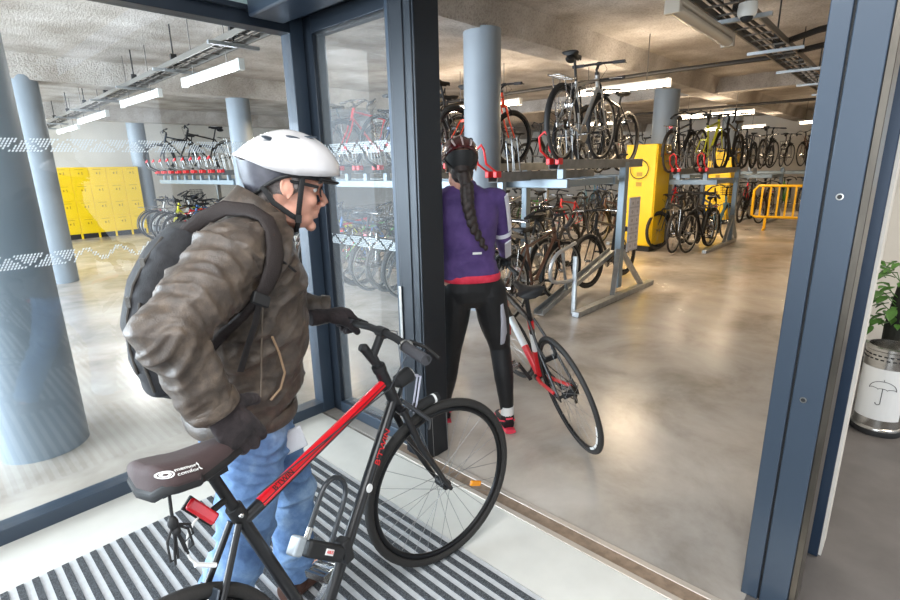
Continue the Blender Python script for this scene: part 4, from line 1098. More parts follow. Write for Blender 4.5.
pt = thing('potted_plant', 'leafy green potted plant at the right edge behind the umbrella bin', 'plant', (4.02, .02, 0))
MB().lathe([(.10, 0), (.13, .30), (.135, .31), (.12, .31), (.115, .28), (.0001, .28)], 28).build('pot', K_mblk, pt)
MB().path([(0, 0, .28), (.0, .01, .55), (-.01, 0, .8)], [.05, .045, .03], 10).build('stem', mat('dark mossy stake', (34, 34, 26), .9, bump=.5, bscale=60), pt)
mb = MB(); rr = random.Random(5)
for k in range(150):
    a = rr.uniform(0, 2*pi); el = rr.uniform(-.5, .9); r0 = rr.uniform(.05, .22); z = rr.uniform(.56, .96)
    p = V((r0*cos(a), r0*sin(a), z))
    if p.y > .12: continue
    d = V((cos(a), sin(a), el)).normalized(); s = d.cross(V((0, 0, 1))).normalized(); n_ = s.cross(d)
    Ll = rr.uniform(.05, .10); w_ = Ll*.27
    pr_ = [(0, .1), (.25, .8), (.5, 1), (.75, .7), (1, .02)]; vs = []; fs = []
    for (t, wf) in pr_:
        c = p+d*(Ll*t)-n_*(Ll*.35*t*t); vs += [c-s*(w_*wf)+n_*.006, c, c+s*(w_*wf)+n_*.006]
    for i in range(4):
        b_ = i*3; fs += [(b_, b_+1, b_+4, b_+3), (b_+1, b_+2, b_+5, b_+4)]
    mb.add(vs, fs)
    if k % 4 == 0: mb.path([V((0, 0, z-.1)), p], .003, 4)
mb.build('foliage', mat('leaf green', (72, 116, 44), .45, noise_amt=.35, scale=14), pt, smooth=80, fixn=False)
gs = thing('green_sign', 'small green and white sign plate on the side room wall', 'sign', (3.1, .196, .86))
MB().box((0, -.008, 0), (.12, 0, .2)).build('plate', mat('green plate', (30, 160, 84), .4), gs); MB().box((.12, -.008, 0), (.2, 0, .2)).build('white_half', K_white, gs)
wb_ = thing('whiteboard', 'white board on the back wall of the side room', 'board', (5.59, -.9, 1.35))
MB().box((-.012, 0, 0), (0, 1.0, .75)).build('panel', mat('blue white board', (206, 222, 238), .3), wb_); MB().box((-.02, -.02, -.03), (-.002, 1.02, 0)).box((-.02, -.02, .75), (-.002, 1.02, .77)).build('board_frame', M_steel, wb_)
# ------------------------------------------------------------------ people
def organic(name, mb, material, parent=None, voxel=.006, smooth=6, fn=None, label=None):
    """one continuous surface grown from overlapping shapes"""
    me = mb.mesh(name, smooth=0)
    o = link(bpy.data.objects.new(name, me))
    r = o.modifiers.new('r', 'REMESH'); r.mode = 'VOXEL'; r.voxel_size = voxel
    s = o.modifiers.new('s', 'SMOOTH'); s.iterations = smooth; s.factor = .5
    bpy.context.view_layer.update()
    me2 = bpy.data.meshes.new_from_object(o.evaluated_get(bpy.context.evaluated_depsgraph_get()))
    bpy.data.objects.remove(o); bpy.data.meshes.remove(me)
    if fn:
        me2.update()
        new = [v.co+v.normal*fn(v.co, v.normal) for v in me2.vertices]
        for v, c in zip(me2.vertices, new): v.co = c
    me2.materials.clear(); me2.materials.append(material)
    me2.polygons.foreach_set('use_smooth', [True]*len(me2.polygons)); me2.name = name
    me2.update()
    o = link(bpy.data.objects.new(name, me2), parent)
    if label: o['label'] = label
    return o

def cloth_mat(name, c1, c2, rough=.8, scale=7, bump=.25, bscale=240, c3=None, metal=0, sheen=.04):
    m, nt, b = new_mat(name)
    tc = nt.nodes.new('ShaderNodeTexCoord')
    n = nt.nodes.new('ShaderNodeTexNoise'); n.inputs['Scale'].default_value = scale; n.inputs['Detail'].default_value = 9; n.inputs['Roughness'].default_value = .65
    r = nt.nodes.new('ShaderNodeValToRGB'); e = r.color_ramp.elements
    e[0].position = .36; e[0].color = lin(c1)+(1,); e[1].position = .66; e[1].color = lin(c2)+(1,)
    if c3: k = e.new(.52); k.color = lin(c3)+(1,)
    nt.links.new(tc.outputs['Object'], n.inputs['Vector']); nt.links.new(n.outputs['Fac'], r.inputs[0]); nt.links.new(r.outputs[0], b.inputs['Base Color'])
    n2 = nt.nodes.new('ShaderNodeTexNoise'); n2.inputs['Scale'].default_value = bscale; n2.inputs['Detail'].default_value = 3
    bp = nt.nodes.new('ShaderNodeBump'); bp.inputs['Strength'].default_value = bump; bp.inputs['Distance'].default_value = .004
    nt.links.new(tc.outputs['Object'], n2.inputs['Vector']); nt.links.new(n2.outputs['Fac'], bp.inputs['Height']); nt.links.new(bp.outputs[0], b.inputs['Normal'])
    b.inputs['Roughness'].default_value = rough; b.inputs['Sheen Weight'].default_value = sheen
    return m
P_skin = mat('skin', (214, 158, 136), .5, noise_amt=.10, scale=22, bump=.05, bscale=220)
P_skin.node_tree.nodes['Principled BSDF'].inputs['Subsurface Weight'].default_value = .12
P_skin.node_tree.nodes['Principled BSDF'].inputs['Subsurface Radius'].default_value = (.02, .008, .005)
P_jacket = cloth_mat('worn brown grey jacket cloth', (58, 49, 42), (94, 81, 69), .45, 22, .3, 300, (75, 64, 55))
P_jeans = cloth_mat('faded blue denim', (74, 104, 150), (156, 184, 214), .85, 6, .35, 420, (108, 142, 186))
P_glove = cloth_mat('dark brown glove fleece', (30, 25, 27), (54, 45, 46), .9, 20, .3, 300)
P_hairg = cloth_mat('short grey hair', (96, 90, 88), (160, 152, 148), .9, 60, .6, 300)
P_shellw = mat('pearl white helmet shell', (206, 203, 203), .22, coat=.6)
P_shellg = mat('grey helmet lower shell', (74, 74, 82), .4, noise_amt=.15, scale=60)
P_blackc = cloth_mat('black pack fabric', (16, 16, 19), (38, 38, 42), .75, 30, .4, 340)
P_strap = cloth_mat('black webbing', (20, 17, 17), (40, 34, 33), .7, 40, .4, 400)
P_purple = cloth_mat('purple jersey', (58, 38, 92), (88, 64, 122), .75, 5, .2, 300)
P_tights = cloth_mat('black tights', (8, 8, 10), (22, 22, 25), .6, 8, .15, 300)
P_hair = cloth_mat('dark brown hair', (20, 13, 11), (44, 28, 22), .5, 40, .6, 200)

def hand_shapes(M, side=1, curl=(.9, .9, .9, .9), spread=.06, thumb=(.7, .5), r=.0095, scale=1.0, tips=(0, 0, 0, 0)):
    """gloved hand: wrist at the origin, fingers towards +x, back of the hand +z, thumb on the side*y side"""
    mb = MB(); S = scale
    T = lambda p: M @ (V(p)*S)
    mb.path([T((-.05, 0, 0)), T((-.02, 0, 0)), T((.0, 0, 0)), T((.03, 0, 0)), T((.065, 0, .002)), T((.09, 0, 0))],
            [(.027*S, .032*S), (.026*S, .030*S), (.022*S, .031*S), (.021*S, .040*S), (.019*S, .044*S), (.014*S, .041*S)], 16, up=(M.to_3x3() @ V((0, 0, 1))))
    lens = ((.040, .026, .022), (.045, .030, .024), (.041, .028, .023), (.032, .021, .020))
    for k in range(4):
        y = side*(.031-.0205*k); p = V((.082-.004*abs(k-1.2), y, .001)); a = 0; az = side*(spread*(1.2-k))
        pts = [p-V((.03, 0, 0)), p]; c = curl[k]
        for j, L in enumerate(lens[k]):
            a += c*(.55, .8, .6)[j]
            p = p+V((cos(a)*cos(az), cos(a)*sin(az), -sin(a)))*L; pts.append(p)
        mb.path([T(q) for q in pts], [r*S*1.05, r*S*1.12, r*S*1.05, r*S*.98, r*S*.82], 10)
        mb.ball(T(pts[-1]), r*S*.85, 10, 8); mb.ball(T(pts[1]), r*S*1.15, 10, 8)
    p0 = V((.018, side*.028, -.004)); ta, tb = thumb
    d1 = V((cos(ta), side*sin(ta), -.35)).normalized(); p1 = p0+d1*.042
    d2 = V((cos(ta-tb*.5), side*sin(ta-tb*.5), -.35-tb*.6)).normalized(); p2 = p1+d2*.034
    d3 = V((cos(ta-tb), side*sin(ta-tb), -.5-tb)).normalized(); p3 = p2+d3*.026
    mb.path([T(p0-d1*.01), T(p0), T(p1), T(p2), T(p3)], [r*S*1.3, r*S*1.5, r*S*1.25, r*S*1.1, r*S*.9], 10); mb.ball(T(p3), r*S*.9, 10, 8)
    return mb

def head_shapes(mb, H, k=1.0, female=False):
    T = lambda p: H @ V(p)
    R3 = H
    e = lambda c, r, n=20, m=14: mb.ball(T(c), r, n, m, M=H)
    e((-.012, 0, .035), (.099, .077, .086)); e((.030, 0, -.03), (.060, .061, .085)); e((.032, 0, -.088), (.053, .050, .032))
    e((.079, 0, -.110), (.017, .021, .016), 12, 10)
    for s in (-1, 1):
        e((.060, s*.040, -.034), (.024, .020, .022), 12, 10)
        e((.010, s*.050, -.075), (.035, .016, .03), 12, 10)
        e((.106, s*.0125, -.043), (.011, .0075, .008), 10, 8)
        # ear
        e((-.011, s*.077, -.007), (.013, .0075, .022), 14, 10)
        mb.path([T((-.012+.016*cos(t)-.004*sin(t), s*(.0805-.003*cos(t)), -.006+.025*sin(t))) for t in [radians(a_) for a_ in range(-60, 250, 20)]], .0042, 8)
        e((-.006, s*.080, -.032), (.007, .005, .008), 10, 8); e((.006, s*.079, -.010), (.004, .004, .007), 8, 6)
    mb.path([T((.070, -.050, .010)), T((.088, -.028, .018)), T((.094, 0, .014)), T((.088, .028, .018)), T((.070, .050, .010))], [.010, .0125, .011, .0125, .010], 10)
    mb.path([T((.088, 0, .012)), T((.101, 0, -.008)), T((.115, 0, -.032)), T((.117, 0, -.040))], [.010, .0085, .0115, .0115], 12)
    mb.path([T((.099, 0, -.046)), T((.093, 0, -.060))], [.008, .009], 10)
    mb.path([T((.076, -.026, -.069)), T((.092, -.012, -.065)), T((.097, 0, -.064)), T((.092, .012, -.065)), T((.076, .026, -.069))], [.005, .0065, .0065, .0065, .005], 8)
    mb.path([T((.076, -.024, -.073)), T((.090, -.010, -.079)), T((.094, 0, -.080)), T((.090, .010, -.079)), T((.076, .024, -.073))], [.005, .0065, .007, .0065, .005], 8)

# ============ the man
man = thing('person', 'man in silver helmet, worn brown jacket and jeans pushing the black and red bicycle', 'person', (.60, 1.45, 0))
mo = V(man.location)
def rel(mb):  # shift world shapes into the figure's own frame
    mb.v = [tuple(V(p)-mo) for p in mb.v]; return mb
hy, hp = -.33, .16
fx = V((cos(hy)*cos(hp), sin(hy)*cos(hp), -sin(hp))); ly = V((-sin(hy), cos(hy), 0))
H = frame_M((.778, 1.365, 1.508), fx, ly)
ty = -.30  # torso turned a little to its right
tx, tl_ = V((cos(ty), sin(ty), 0)), V((-sin(ty), cos(ty), 0))
TOR = [(.61, 1.47, .83, .150, .185), (.615, 1.47, .88, .160, .19), (.63, 1.46, .95, .170, .195), (.645, 1.455, 1.07, .172, .20), (.655, 1.445, 1.18, .168, .205), (.655, 1.43, 1.28, .160, .215), (.655, 1.42, 1.35, .140, .205), (.67, 1.405, 1.405, .105, .145), (.69, 1.395, 1.44, .082, .095)]
def torso(mb, g=0., rows=TOR, n=28, sq=.85):
    vs = []; fs = []
    for cx, cy, z, rx, ry in rows:
        for j in range(n):
            a = 2*pi*j/n; ca, sa = cos(a), sin(a)
            ca = abs(ca)**sq*(1 if ca > 0 else -1); sa = abs(sa)**sq*(1 if sa > 0 else -1)
            vs.append(V((cx, cy, z))+tx*((rx+g)*ca)+tl_*((ry+g)*sa))
    for i in range(len(rows)-1):
        for j in range(n): fs.append((i*n+j, i*n+(j+1) % n, (i+1)*n+(j+1) % n, (i+1)*n+j))
    fs += [tuple(range(n-1, -1, -1)), tuple((len(rows)-1)*n+j for j in range(n))]
    mb.add(vs, fs)
RSH, REL, RWR = V((.535, 1.245, 1.345)), V((.345, 1.165, 1.205)), V((.418, 1.155, 1.020))
LSH, LEL, LWR = V((.72, 1.60, 1.335)), V((.86, 1.68, 1.075)), V((1.015, 1.585, 1.045))
RHIP, RKN, RAN = V((.585, 1.375, .80)), V((.505, 1.335, .47)), V((.33, 1.36, .12))
LHIP, LKN, LAN = V((.67, 1.545, .80)), V((.775, 1.525, .43)), V((.735, 1.515, .09))
b = MB(); head_shapes(b, H)
b.path([H @ V((-.025, 0, -.02)), H @ V((-.035, 0, -.09)), V((.70, 1.395, 1.40)), V((.68, 1.41, 1.34))], [.062, .058, .062, .08], 20)
torso(b, -.045)
for pts, rad in (((RSH, REL, RWR, RWR+(RWR-REL).normalized()*.03), (.05, .042, .028, .025)), ((LSH, LEL, LWR, LWR+(LWR-LEL).normalized()*.004), (.05, .042, .028, .025)),
                 ((RHIP, RKN, RAN), (.075, .052, .036)), ((LHIP, LKN, LAN), (.075, .052, .036))):
    b.path(pts, rad, 16); b.ball(pts[0], rad[0]); b.ball(pts[1], rad[1])
for an, d in ((RAN, V((cos(.1), sin(.1), -.1))), (LAN, V((cos(.15), sin(.15), 0)))):
    b.path([an, an+V((0, 0, -.04)), an+d*.13+V((0, 0, -.05))], [.034, .034, .026], 12)
body = organic('body', rel(b), P_skin, man, .0042, 3)
# eyes
for s in (-1, 1):
    e = MB(); e.ball(H @ V((.0715, s*.031, -.001)), .0115); eo = rel(e).build('eye', K_white, man, smooth=180)
    e = MB(); e.ball(H @ V((.0800, s*.0315, -.002)), (.0055, .0055, .0055)); rel(e).build('iris', mat('dark iris', (60, 44, 34), .2), eo, smooth=180)
    e = MB(); e.path([H @ V((.080, s*.050, .017)), H @ V((.097, s*.030, .024)), H @ V((.102, s*.012, .020))], [.003, .005, .004], 8); rel(e).build('eyebrow', P_hairg, man)
# hair fringe under the helmet
h = MB()
h.ball(H @ V((-.020, 0, .020)), (.096, .0775, .075), 28, 20, M=H); h.ball(H @ V((-.05, 0, -.035)), (.052, .060, .05), 20, 14, M=H)
for s in (-1, 1): h.path([H @ V((.018, s*.072, .03)), H @ V((.016, s*.072, -.01))], [.009, .006], 8)
organic('hair', rel(h), P_hairg, man, .005, 3, lambda p, n: .0015*noise.noise(p*220))
st_ = MB(); st_.path([H @ V((.085, -.010, -.0725)), H @ V((.0975, 0, -.0722)), H @ V((.085, .010, -.0725))], .0024, 6); rel(st_).build('mouth_line', mat('lip shadow red', (128, 66, 60), .6), body)
# helmet
def helmet(H, parent, mshell, mlow, vents=True, sx=1.0):
    N, K = 40, 26
    def prof(u):   # u -1 rear .. 1 front : x, half width, top z, edge z
        x = .004+.150*u*sx
        w = .096*(1-abs(u)**2.0)**.62 if u < 0 else .098*(1-abs(u)**2.4)**.5
        top = .052+.100*(1-abs(u*.97)**(2.1 if u > 0 else 1.7))**(.62 if u > 0 else .80)
        edge = .045-.015*cos(u*2.2) + (.018*max(0, -u-.5)) 
        if u > .3: edge += -.012*(u-.3)
        return x, w, top, edge
    vs = []; fs = []
    for i in range(N+1):
        u = -1+2*i/N; u = max(-.999, min(.999, u)); x, w, top, edge = prof(u)
        top = max(top, edge+.004)
        for j in range(K+1):
            a = pi*j/K; y = w*cos(a); s = max(0, sin(a))**.78
            z = edge+(top-edge)*s
            # raised ribs and scooped channels
            rib = .0035*cos(y/.100*pi*2.5)*sin(a)*(1-u*u)
            vs.append(H @ V((x, y, z+rib)))
    for i in range(N):
        for j in range(K):
            a_ = i*(K+1)+j; fs.append((a_, a_+1, a_+K+2, a_+K+1))
    m = MB().add(vs, fs); o = rel(m).build('helmet', mshell, parent, smooth=60, fixn=False)
    sd = o.modifiers.new('thick', 'SOLIDIFY'); sd.thickness = .014; sd.offset = -1 
    # lower grey shell: deeper at the back
    vs = []; fs = []; N2 = 40
    for i in range(N2):
        t = 2*pi*i/N2; cx, sy = cos(t), sin(t)
        back = max(0, -cx)
        x = -.004+(.132+.0*back)*cx; y = .090*sy
        ztop = .052; zlow = .034-.075*back**1.3*(1 if cx < 0 else 0)-.004
        k = 1-.30*back
        vs += [H @ V((x, y, ztop)), H @ V((-.004+(x+.004)*(1-.10*back), y*.98, (ztop+zlow)/2)), H @ V((-.004+(x+.004)*k, y*.93, zlow)), H @ V((-.004+(x+.004)*(k-.12), y*.84, zlow+.004)), H @ V((-.004+(x+.004)*(k-.10), y*.84, .08))]
    for i in range(N2):
        a_, b_ = i*5, ((i+1) % N2)*5
        for k in range(4): fs.append((a_+k, b_+k, b_+k+1, a_+k+1))
    rel(MB().add(vs, fs)).build('lower_shell', mlow, o, smooth=60)
    r_ = MB(); loop = []
    for i in range(N2):
        t = 2*pi*i/N2; back = max(0, -cos(t)); k = 1-.30*back
        loop.append(H @ V((-.004+(.132*cos(t))*k*1.0, .093*sin(t)*.93, .028-.075*back**1.3)))
    r_.path(loop, .0055, 8, closed=True); rel(r_).build('black_rim', K_mblk, o)
    if vents:
        vm = MB()
        for (x, y, sx_, sy_, yaw) in ((.0, -.060, .020, .005, -.10), (-.06, -.052, .022, .010, .10), (.0, .060, .020, .005, .1), (-.06, .052, .022, .010, -.1), (.05, -.035, .022, .006, -.05), (.05, .035, .022, .006, .05)):
            u = (x-.004)/.150; _, w, top, edge = prof(u); a = math.acos(max(-1, min(1, y/w))); z = edge+(top-edge)*max(0, sin(a))**.78
            nn = V((-.4*u, y/w*.9, .75)).normalized(); ex = V((cos(yaw), sin(yaw), 0)); ex = (ex-nn*ex.dot(nn)).normalized()
            Mv = H @ frame_M(V((x, y, z))+nn*.0, ex, nn.cross(ex))
            vm = MB(); vm.ball(Mv.translation, (sx_, sy_, .003), 14, 8, M=Mv); rel(vm).build('vent', K_slate, o)
    return o
hel = helmet(H, man, P_shellw, P_shellg)
vz = MB(); pts = []
loopv = [H @ V((.128*cos(t)*1.0+.014, .094*sin(t), .030-.006*cos(t))) for t in [radians(a) for a in range(-62, 63, 8)]]
vz.path(loopv, .008, 8, flat=(.6, 1.5), up=(0, 0, 1)); rel(vz).build('visor', K_mblk, hel, label='short black visor')
s_ = MB()
for sd in (-1, 1):
    s_.path([H @ V((.028, sd*.088, .040)), H @ V((.026, sd*.083, -.01)), H @ V((.026, sd*.072, -.07)), H @ V((.030, sd*.060, -.095)), H @ V((.034, sd*.02, -.128)), H @ V((.034, 0, -.132))], .0075, 8, flat=(.25, 1.0), up=(H.to_3x3() @ V((0, 1, 0))))
    s_.path([H @ V((-.075, sd*.072, -.01)), H @ V((-.045, sd*.078, -.05)), H @ V((.010, sd*.068, -.082)), H @ V((.026, sd*.066, -.088))], .0075, 8, flat=(.25, 1.0), up=(H.to_3x3() @ V((0, 1, 0))))
    s_.obox(H @ frame_M((.027, sd*.070, -.088), (0, 0, 1), (1, 0, 0)), (.022, .016, .012))
rel(s_).build('chin_strap', K_mblk, hel)
# glasses
g = MB()
for s in (-1, 1):
    g.path([H @ V((-.012, s*.080, .012)), H @ V((.03, s*.079, .010)), H @ V((.078, s*.064, .006))], .0030, 6, flat=(1.5, .6), up=(0, 0, 1))
    c = V((.097, s*.034, -.006)); g.path([H @ (c+V((-.010*abs(cos(t)) if cos(t)*s > 0 else .0, .024*cos(t), .0145*sin(t)))) for t in [2*pi*k/18 for k in range(18)]], .0017, 6, closed=True)
g.path([H @ V((.098, -.010, -.002)), H @ V((.102, 0, .0)), H @ V((.098, .010, -.002))], .0017, 6)
go = rel(g).build('glasses', K_mblk, man)
for s in (-1, 1):
    l_ = MB(); c = V((.095, s*.034, -.006)); l_.add([H @ c]+[H @ (c+V((-.008*abs(cos(t)) if cos(t)*s > 0 else 0, .023*cos(t), .0135*sin(t)))) for t in [2*pi*k/16 for k in range(16)]], [(0, i+1, (i+1) % 16+1) for i in range(16)])
    rel(l_).build('lens', M_glass, go, smooth=0, fixn=False)
# jacket
j = MB(); torso(j, .0)
def limb(m, pts, rad, n=20, balls=True):
    m.path(pts, rad, n)
    if balls:
        for p, r in list(zip(pts, rad))[:-1]: m.ball(p, r*.985, 20, 14)
def sub(pts, rad, k=4):
    P, Rr = [], []
    for i in range(len(pts)-1):
        for t in range(k): f = t/k; P.append(pts[i]*(1-f)+pts[i+1]*f); Rr.append(rad[i]*(1-f)+rad[i+1]*f)
    return P+[pts[-1]], Rr+[rad[-1]]
limb(j, [V((.63, 1.33, 1.345)), RSH, REL, RWR], [.095, .088, .074, .056]); limb(j, [V((.69, 1.52, 1.345)), LSH, LEL, LWR], [.095, .086, .072, .052])
limb(j, [RSH+V((.02, .02, -.06)), (RSH+REL)/2], [.07, .078])
j.path([RWR, RWR+(RWR-REL).normalized()*.012], [.057, .055], 20); j.path([LWR, LWR+(LWR-LEL).normalized()*.015], [.052, .050], 20)
j.path([V((.665, 1.405, 1.38)), V((.695, 1.395, 1.41)), V((.715, 1.39, 1.435))], [(.10, .12), (.090, .096), (.082, .084)], 24, up=tx)
def seg_d(p, a, b):
    ab = b-a; t = max(0, min(1, (p-a).dot(ab)/ab.length_squared)); return (p-(a+ab*t)).length, t, ab.normalized()
def ridge(v): return 1-abs(v)*2.2
def folds(c, sharp=1.6):
    """sharp creases with soft valleys"""
    v = abs(noise.noise(c)); return (1-min(1, v*2.6))**sharp
def jfold(p0, n):
    p = p0+mo
    if p.z > 1.42: return 0.002*noise.noise(p*30)
    dr, t1, a1 = seg_d(p, RSH, REL); dr2, t2, a2 = seg_d(p, REL, RWR)
    dl, t3, a3 = seg_d(p, LSH, LEL); dl2, t4, a4 = seg_d(p, LEL, LWR)
    m = min(dr, dr2, dl, dl2)
    fine = .0022*folds(p*23+V((5, 2, 1)), 1.2)-.001
    if m < .105 and not (m == dr and t1 < .02):
        ax, t, base = {dr: (a1, t1, RSH), dr2: (a2, t2, REL), dl: (a3, t3, LSH), dl2: (a4, t4, LEL)}[m]
        s = (p-base).dot(ax); q = p-ax*s
        tw = q.x*3.5-q.y*2+q.z*3.5
        c = V((s*12+tw+noise.noise(q*7)*1.1, q.x*4+q.y*4, q.z*4))
        c2 = V((s*34+tw*2, q.x*9+q.y*9, q.z*9))
        k = .75+.5*math.exp(-((p-REL).length/.11)**2)
        c3 = V((p.x*9+p.z*5, p.y*6, p.z*7-p.x*4))
        return k*(.011*folds(c, 1.4)+.010*folds(c3, 1.5)-.007+.005*folds(c2, 1.3))+fine
    c = V((p.x*3+p.z*7, p.y*3.5, p.z*9-p.x*7))
    low = max(0, min(1, (1.05-p.z)/.2))
    c2 = V((p.x*8+p.z*17, p.y*8, p.z*20-p.x*15))
    return (.015+.007*low)*folds(c+V((3, 1, 7)), 1.5)-.006+.0045*folds(c2, 1.3)+fine
jk = organic('jacket', rel(j), P_jacket, man, .0055, 7, jfold)
# collar opening: inner shirt collar
c = MB()
for i in range(3):
    pass
c.path([V((.66, 1.41, 1.395)), V((.69, 1.395, 1.43)), V((.715, 1.388, 1.462))], [(.085, .088), (.078, .080), (.074, .076)], 28, up=tx, cap=False)
co = rel(c).build('collar', P_jacket, jk, smooth=70, fixn=False); s0_ = co.modifiers.new('t', 'SOLIDIFY'); s0_.thickness = .008; s0_.offset = 1
# hem band and cuff bands
c = MB()
n = 36; loop = []
for q in range(n):
    a = 2*pi*q/n; ca, sa = cos(a), sin(a); ca = abs(ca)**.85*(1 if ca > 0 else -1); sa = abs(sa)**.85*(1 if sa > 0 else -1)
    loop.append(V((.61, 1.47, .845))+tx*(.158*ca)+tl_*(.193*sa))
c.path(loop, .008, 8, closed=True, flat=(3.0, .8), up=(0, 0, 1)); rel(c).build('hem_band', P_jacket, jk)
for W_, E_, r_ in ((RWR, REL, .0555), (LWR, LEL, .051)):
    d = (W_-E_).normalized(); c = MB(); c.path([W_-d*.02, W_-d*.015, W_+d*.012, W_+d*.016], [r_, r_+.003, r_+.002, r_-.004], 24); rel(c).build('cuff', P_jacket, jk)
# jeans
l = MB()
torso(l, 0, [(.61, 1.46, .70, .12, .165), (.61, 1.465, .78, .13, .172), (.61, 1.465, .86, .135, .172)])
for pts, rad in (((RHIP, (RHIP+RKN)/2+V((.008, 0, 0)), RKN, (RKN+RAN)/2-V((.012, 0, 0)), RAN), (.105, .094, .080, .074, .066)), ((LHIP, (LHIP+LKN)/2, LKN, (LKN+LAN)/2, LAN), (.105, .094, .080, .074, .068))):
    limb(l, pts, rad)
def lfold(p0, n):
    p = p0+mo
    k = math.exp(-((p.z-.47)/.10)**2)+.7*math.exp(-((p.z-.72)/.10)**2)+.8*math.exp(-((p.z-.16)/.07)**2)+.25
    c = V((p.x*5, p.y*5, p.z*24+p.x*9+noise.noise(p*7)*2))
    return k*(.012*folds(c*.8, 1.3)-.005)+.003*folds(p*16, 1.3)
jn = organic('jeans', rel(l), P_jeans, man, .0055, 6, lfold)
c = MB(); c.path([LHIP+V((.02, -.105, .06)), LHIP+V((.02, -.115, -.08)), LKN+V((-.01, -.085, .02)), LAN+V((0, -.07, .03))], .0025, 5)
# pale cloth sticking out below the jacket hem
c = MB(); c.obox(frame_M((.70, 1.335, .735), (.86, -.30, .22), (-.22, .1, 1)), (.07, .075, .012)); fp = rel(c).build('pocket_cloth', mat('white cloth', (222, 224, 228), .9, bump=.2, bscale=90), man, bevel=.004, label='white cloth hanging below the jacket hem')
# shoes
for an, yaw, dz in ((RAN, .1, -.05), (LAN, .15, 0)):
    d = V((cos(yaw), sin(yaw), 0)); s2 = MB()
    s2.path([an+V((0, 0, -.01)), an+V((0, 0, -.045))], [.046, .05], 16)
    s2.path([an-d*.055+V((0, 0, -.05)), an+V((0, 0, -.05)), an+d*.09+V((0, 0, -.055)), an+d*.17+V((0, 0, -.062))], [(.036, .036), (.042, .042), (.033, .044), (.020, .034)], 16, up=(0, 0, 1))
    organic('shoe', rel(s2), mat('brown leather shoe', (74, 46, 34), .45), man, .005, 4)
# gloves
gm = hand_shapes(frame_M((.418, 1.138, 1.012), (.48, -.12, -.86), (.88, .12, .45)), side=1, curl=(.55, .65, .75, .9), thumb=(1.0, .6), r=.0125, scale=1.10, spread=.07)
organic('glove', rel(gm), P_glove, man, .0034, 4, lambda p, n: .0012*ridge(noise.noise(p*60)))
gl_, bcw = None, None
Mb = Matrix.Translation(mbk.location) @ Euler(mbk.rotation_euler).to_matrix().to_4x4()
gend = Mb @ (I['bc']+I['l2']*.245-I['f2']*.02); gdir = (Mb.to_3x3() @ I['l2']).normalized()
fdir = V((gdir.y, -gdir.x, 0)).normalized()
if fdir.x < 0: fdir = -fdir
Mh = frame_M(gend+V((-.066, .010, .034))-fdir*.012, fdir*.95+V((0, 0, -.05)), gdir)
gm = hand_shapes(Mh, side=-1, curl=(1.5, 1.55, 1.55, 1.55), thumb=(.55, .7), r=.0125, scale=1.08, spread=.02)
organic('glove', rel(gm), P_glove, man, .0034, 4, lambda p, n: .0012*ridge(noise.noise(p*60)))

# backpack (worn, a thing of its own)
bp_ = thing('backpack', 'black backpack worn by the man in the silver helmet', 'backpack', (.42, 1.50, .95))
bo = V(bp_.location)
def relb(mb): mb.v = [tuple(V(p)-bo) for p in mb.v]; return mb
back = -tx; 
pk = MB()
rows = [(.505, .955, .05, .10), (.490, .985, .075, .135), (.485, 1.07, .090, .145), (.485, 1.17, .095, .145), (.505, 1.27, .085, .14), (.545, 1.36, .065, .13), (.575, 1.41, .035, .10)]
vs = []; fs = []; n = 28
for cx, z, rx, ry in rows:
    for q in range(n):
        a = 2*pi*q/n; ca, sa = cos(a), sin(a); ca = abs(ca)**.7*(1 if ca > 0 else -1); sa = abs(sa)**.7*(1 if sa > 0 else -1)
        vs.append(V((cx-.045, 1.50, z))+tx*(rx*ca)+tl_*(ry*sa))
for i in range(len(rows)-1):
    for q in range(n): fs.append((i*n+q, i*n+(q+1) % n, (i+1)*n+(q+1) % n, (i+1)*n+q))
fs += [tuple(range(n-1, -1, -1)), tuple((len(rows)-1)*n+q for q in range(n))]
pk.add(vs, fs)
pb = organic('pack_body', relb(pk), P_blackc, bp_, .006, 5, lambda p, n: .005*ridge(noise.noise(V((p.x*9, p.y*9, p.z*14))))-.002)
# zips on the flank facing the camera
z_ = MB(); q0 = V((.425, 1.50, 0))
def onpack(z, a, off=.003):
    for i in range(len(rows)-1):
        if rows[i][1] <= z <= rows[i+1][1]:
            f = (z-rows[i][1])/(rows[i+1][1]-rows[i][1]); r = [rows[i][k]*(1-f)+rows[i+1][k]*f for k in range(4)]
    ca, sa = cos(a), sin(a); ca = abs(ca)**.7*(1 if ca > 0 else -1); sa = abs(sa)**.7*(1 if sa > 0 else -1)
    return V((r[0]-.045, 1.5, z))+tx*((r[2]+off)*ca)+tl_*((r[3]+off)*sa)
z_.path([onpack(z, -2.45) for z in (1.05, 1.12, 1.2, 1.28, 1.34, 1.39)], .004, 6); z_.path([onpack(z, -2.05) for z in (1.0, 1.08, 1.16, 1.24)], .004, 6)
relb(z_).build('zip', K_tireg, pb); z_ = MB(); z_.obox(frame_M(onpack(1.24, -2.45, .007), (0, 0, 1), tx), (.028, .010, .005)).obox(frame_M(onpack(1.33, -2.45, .007), (0, 0, 1), tx), (.028, .010, .005))
relb(z_).build('zip_pull', K_alu, pb)

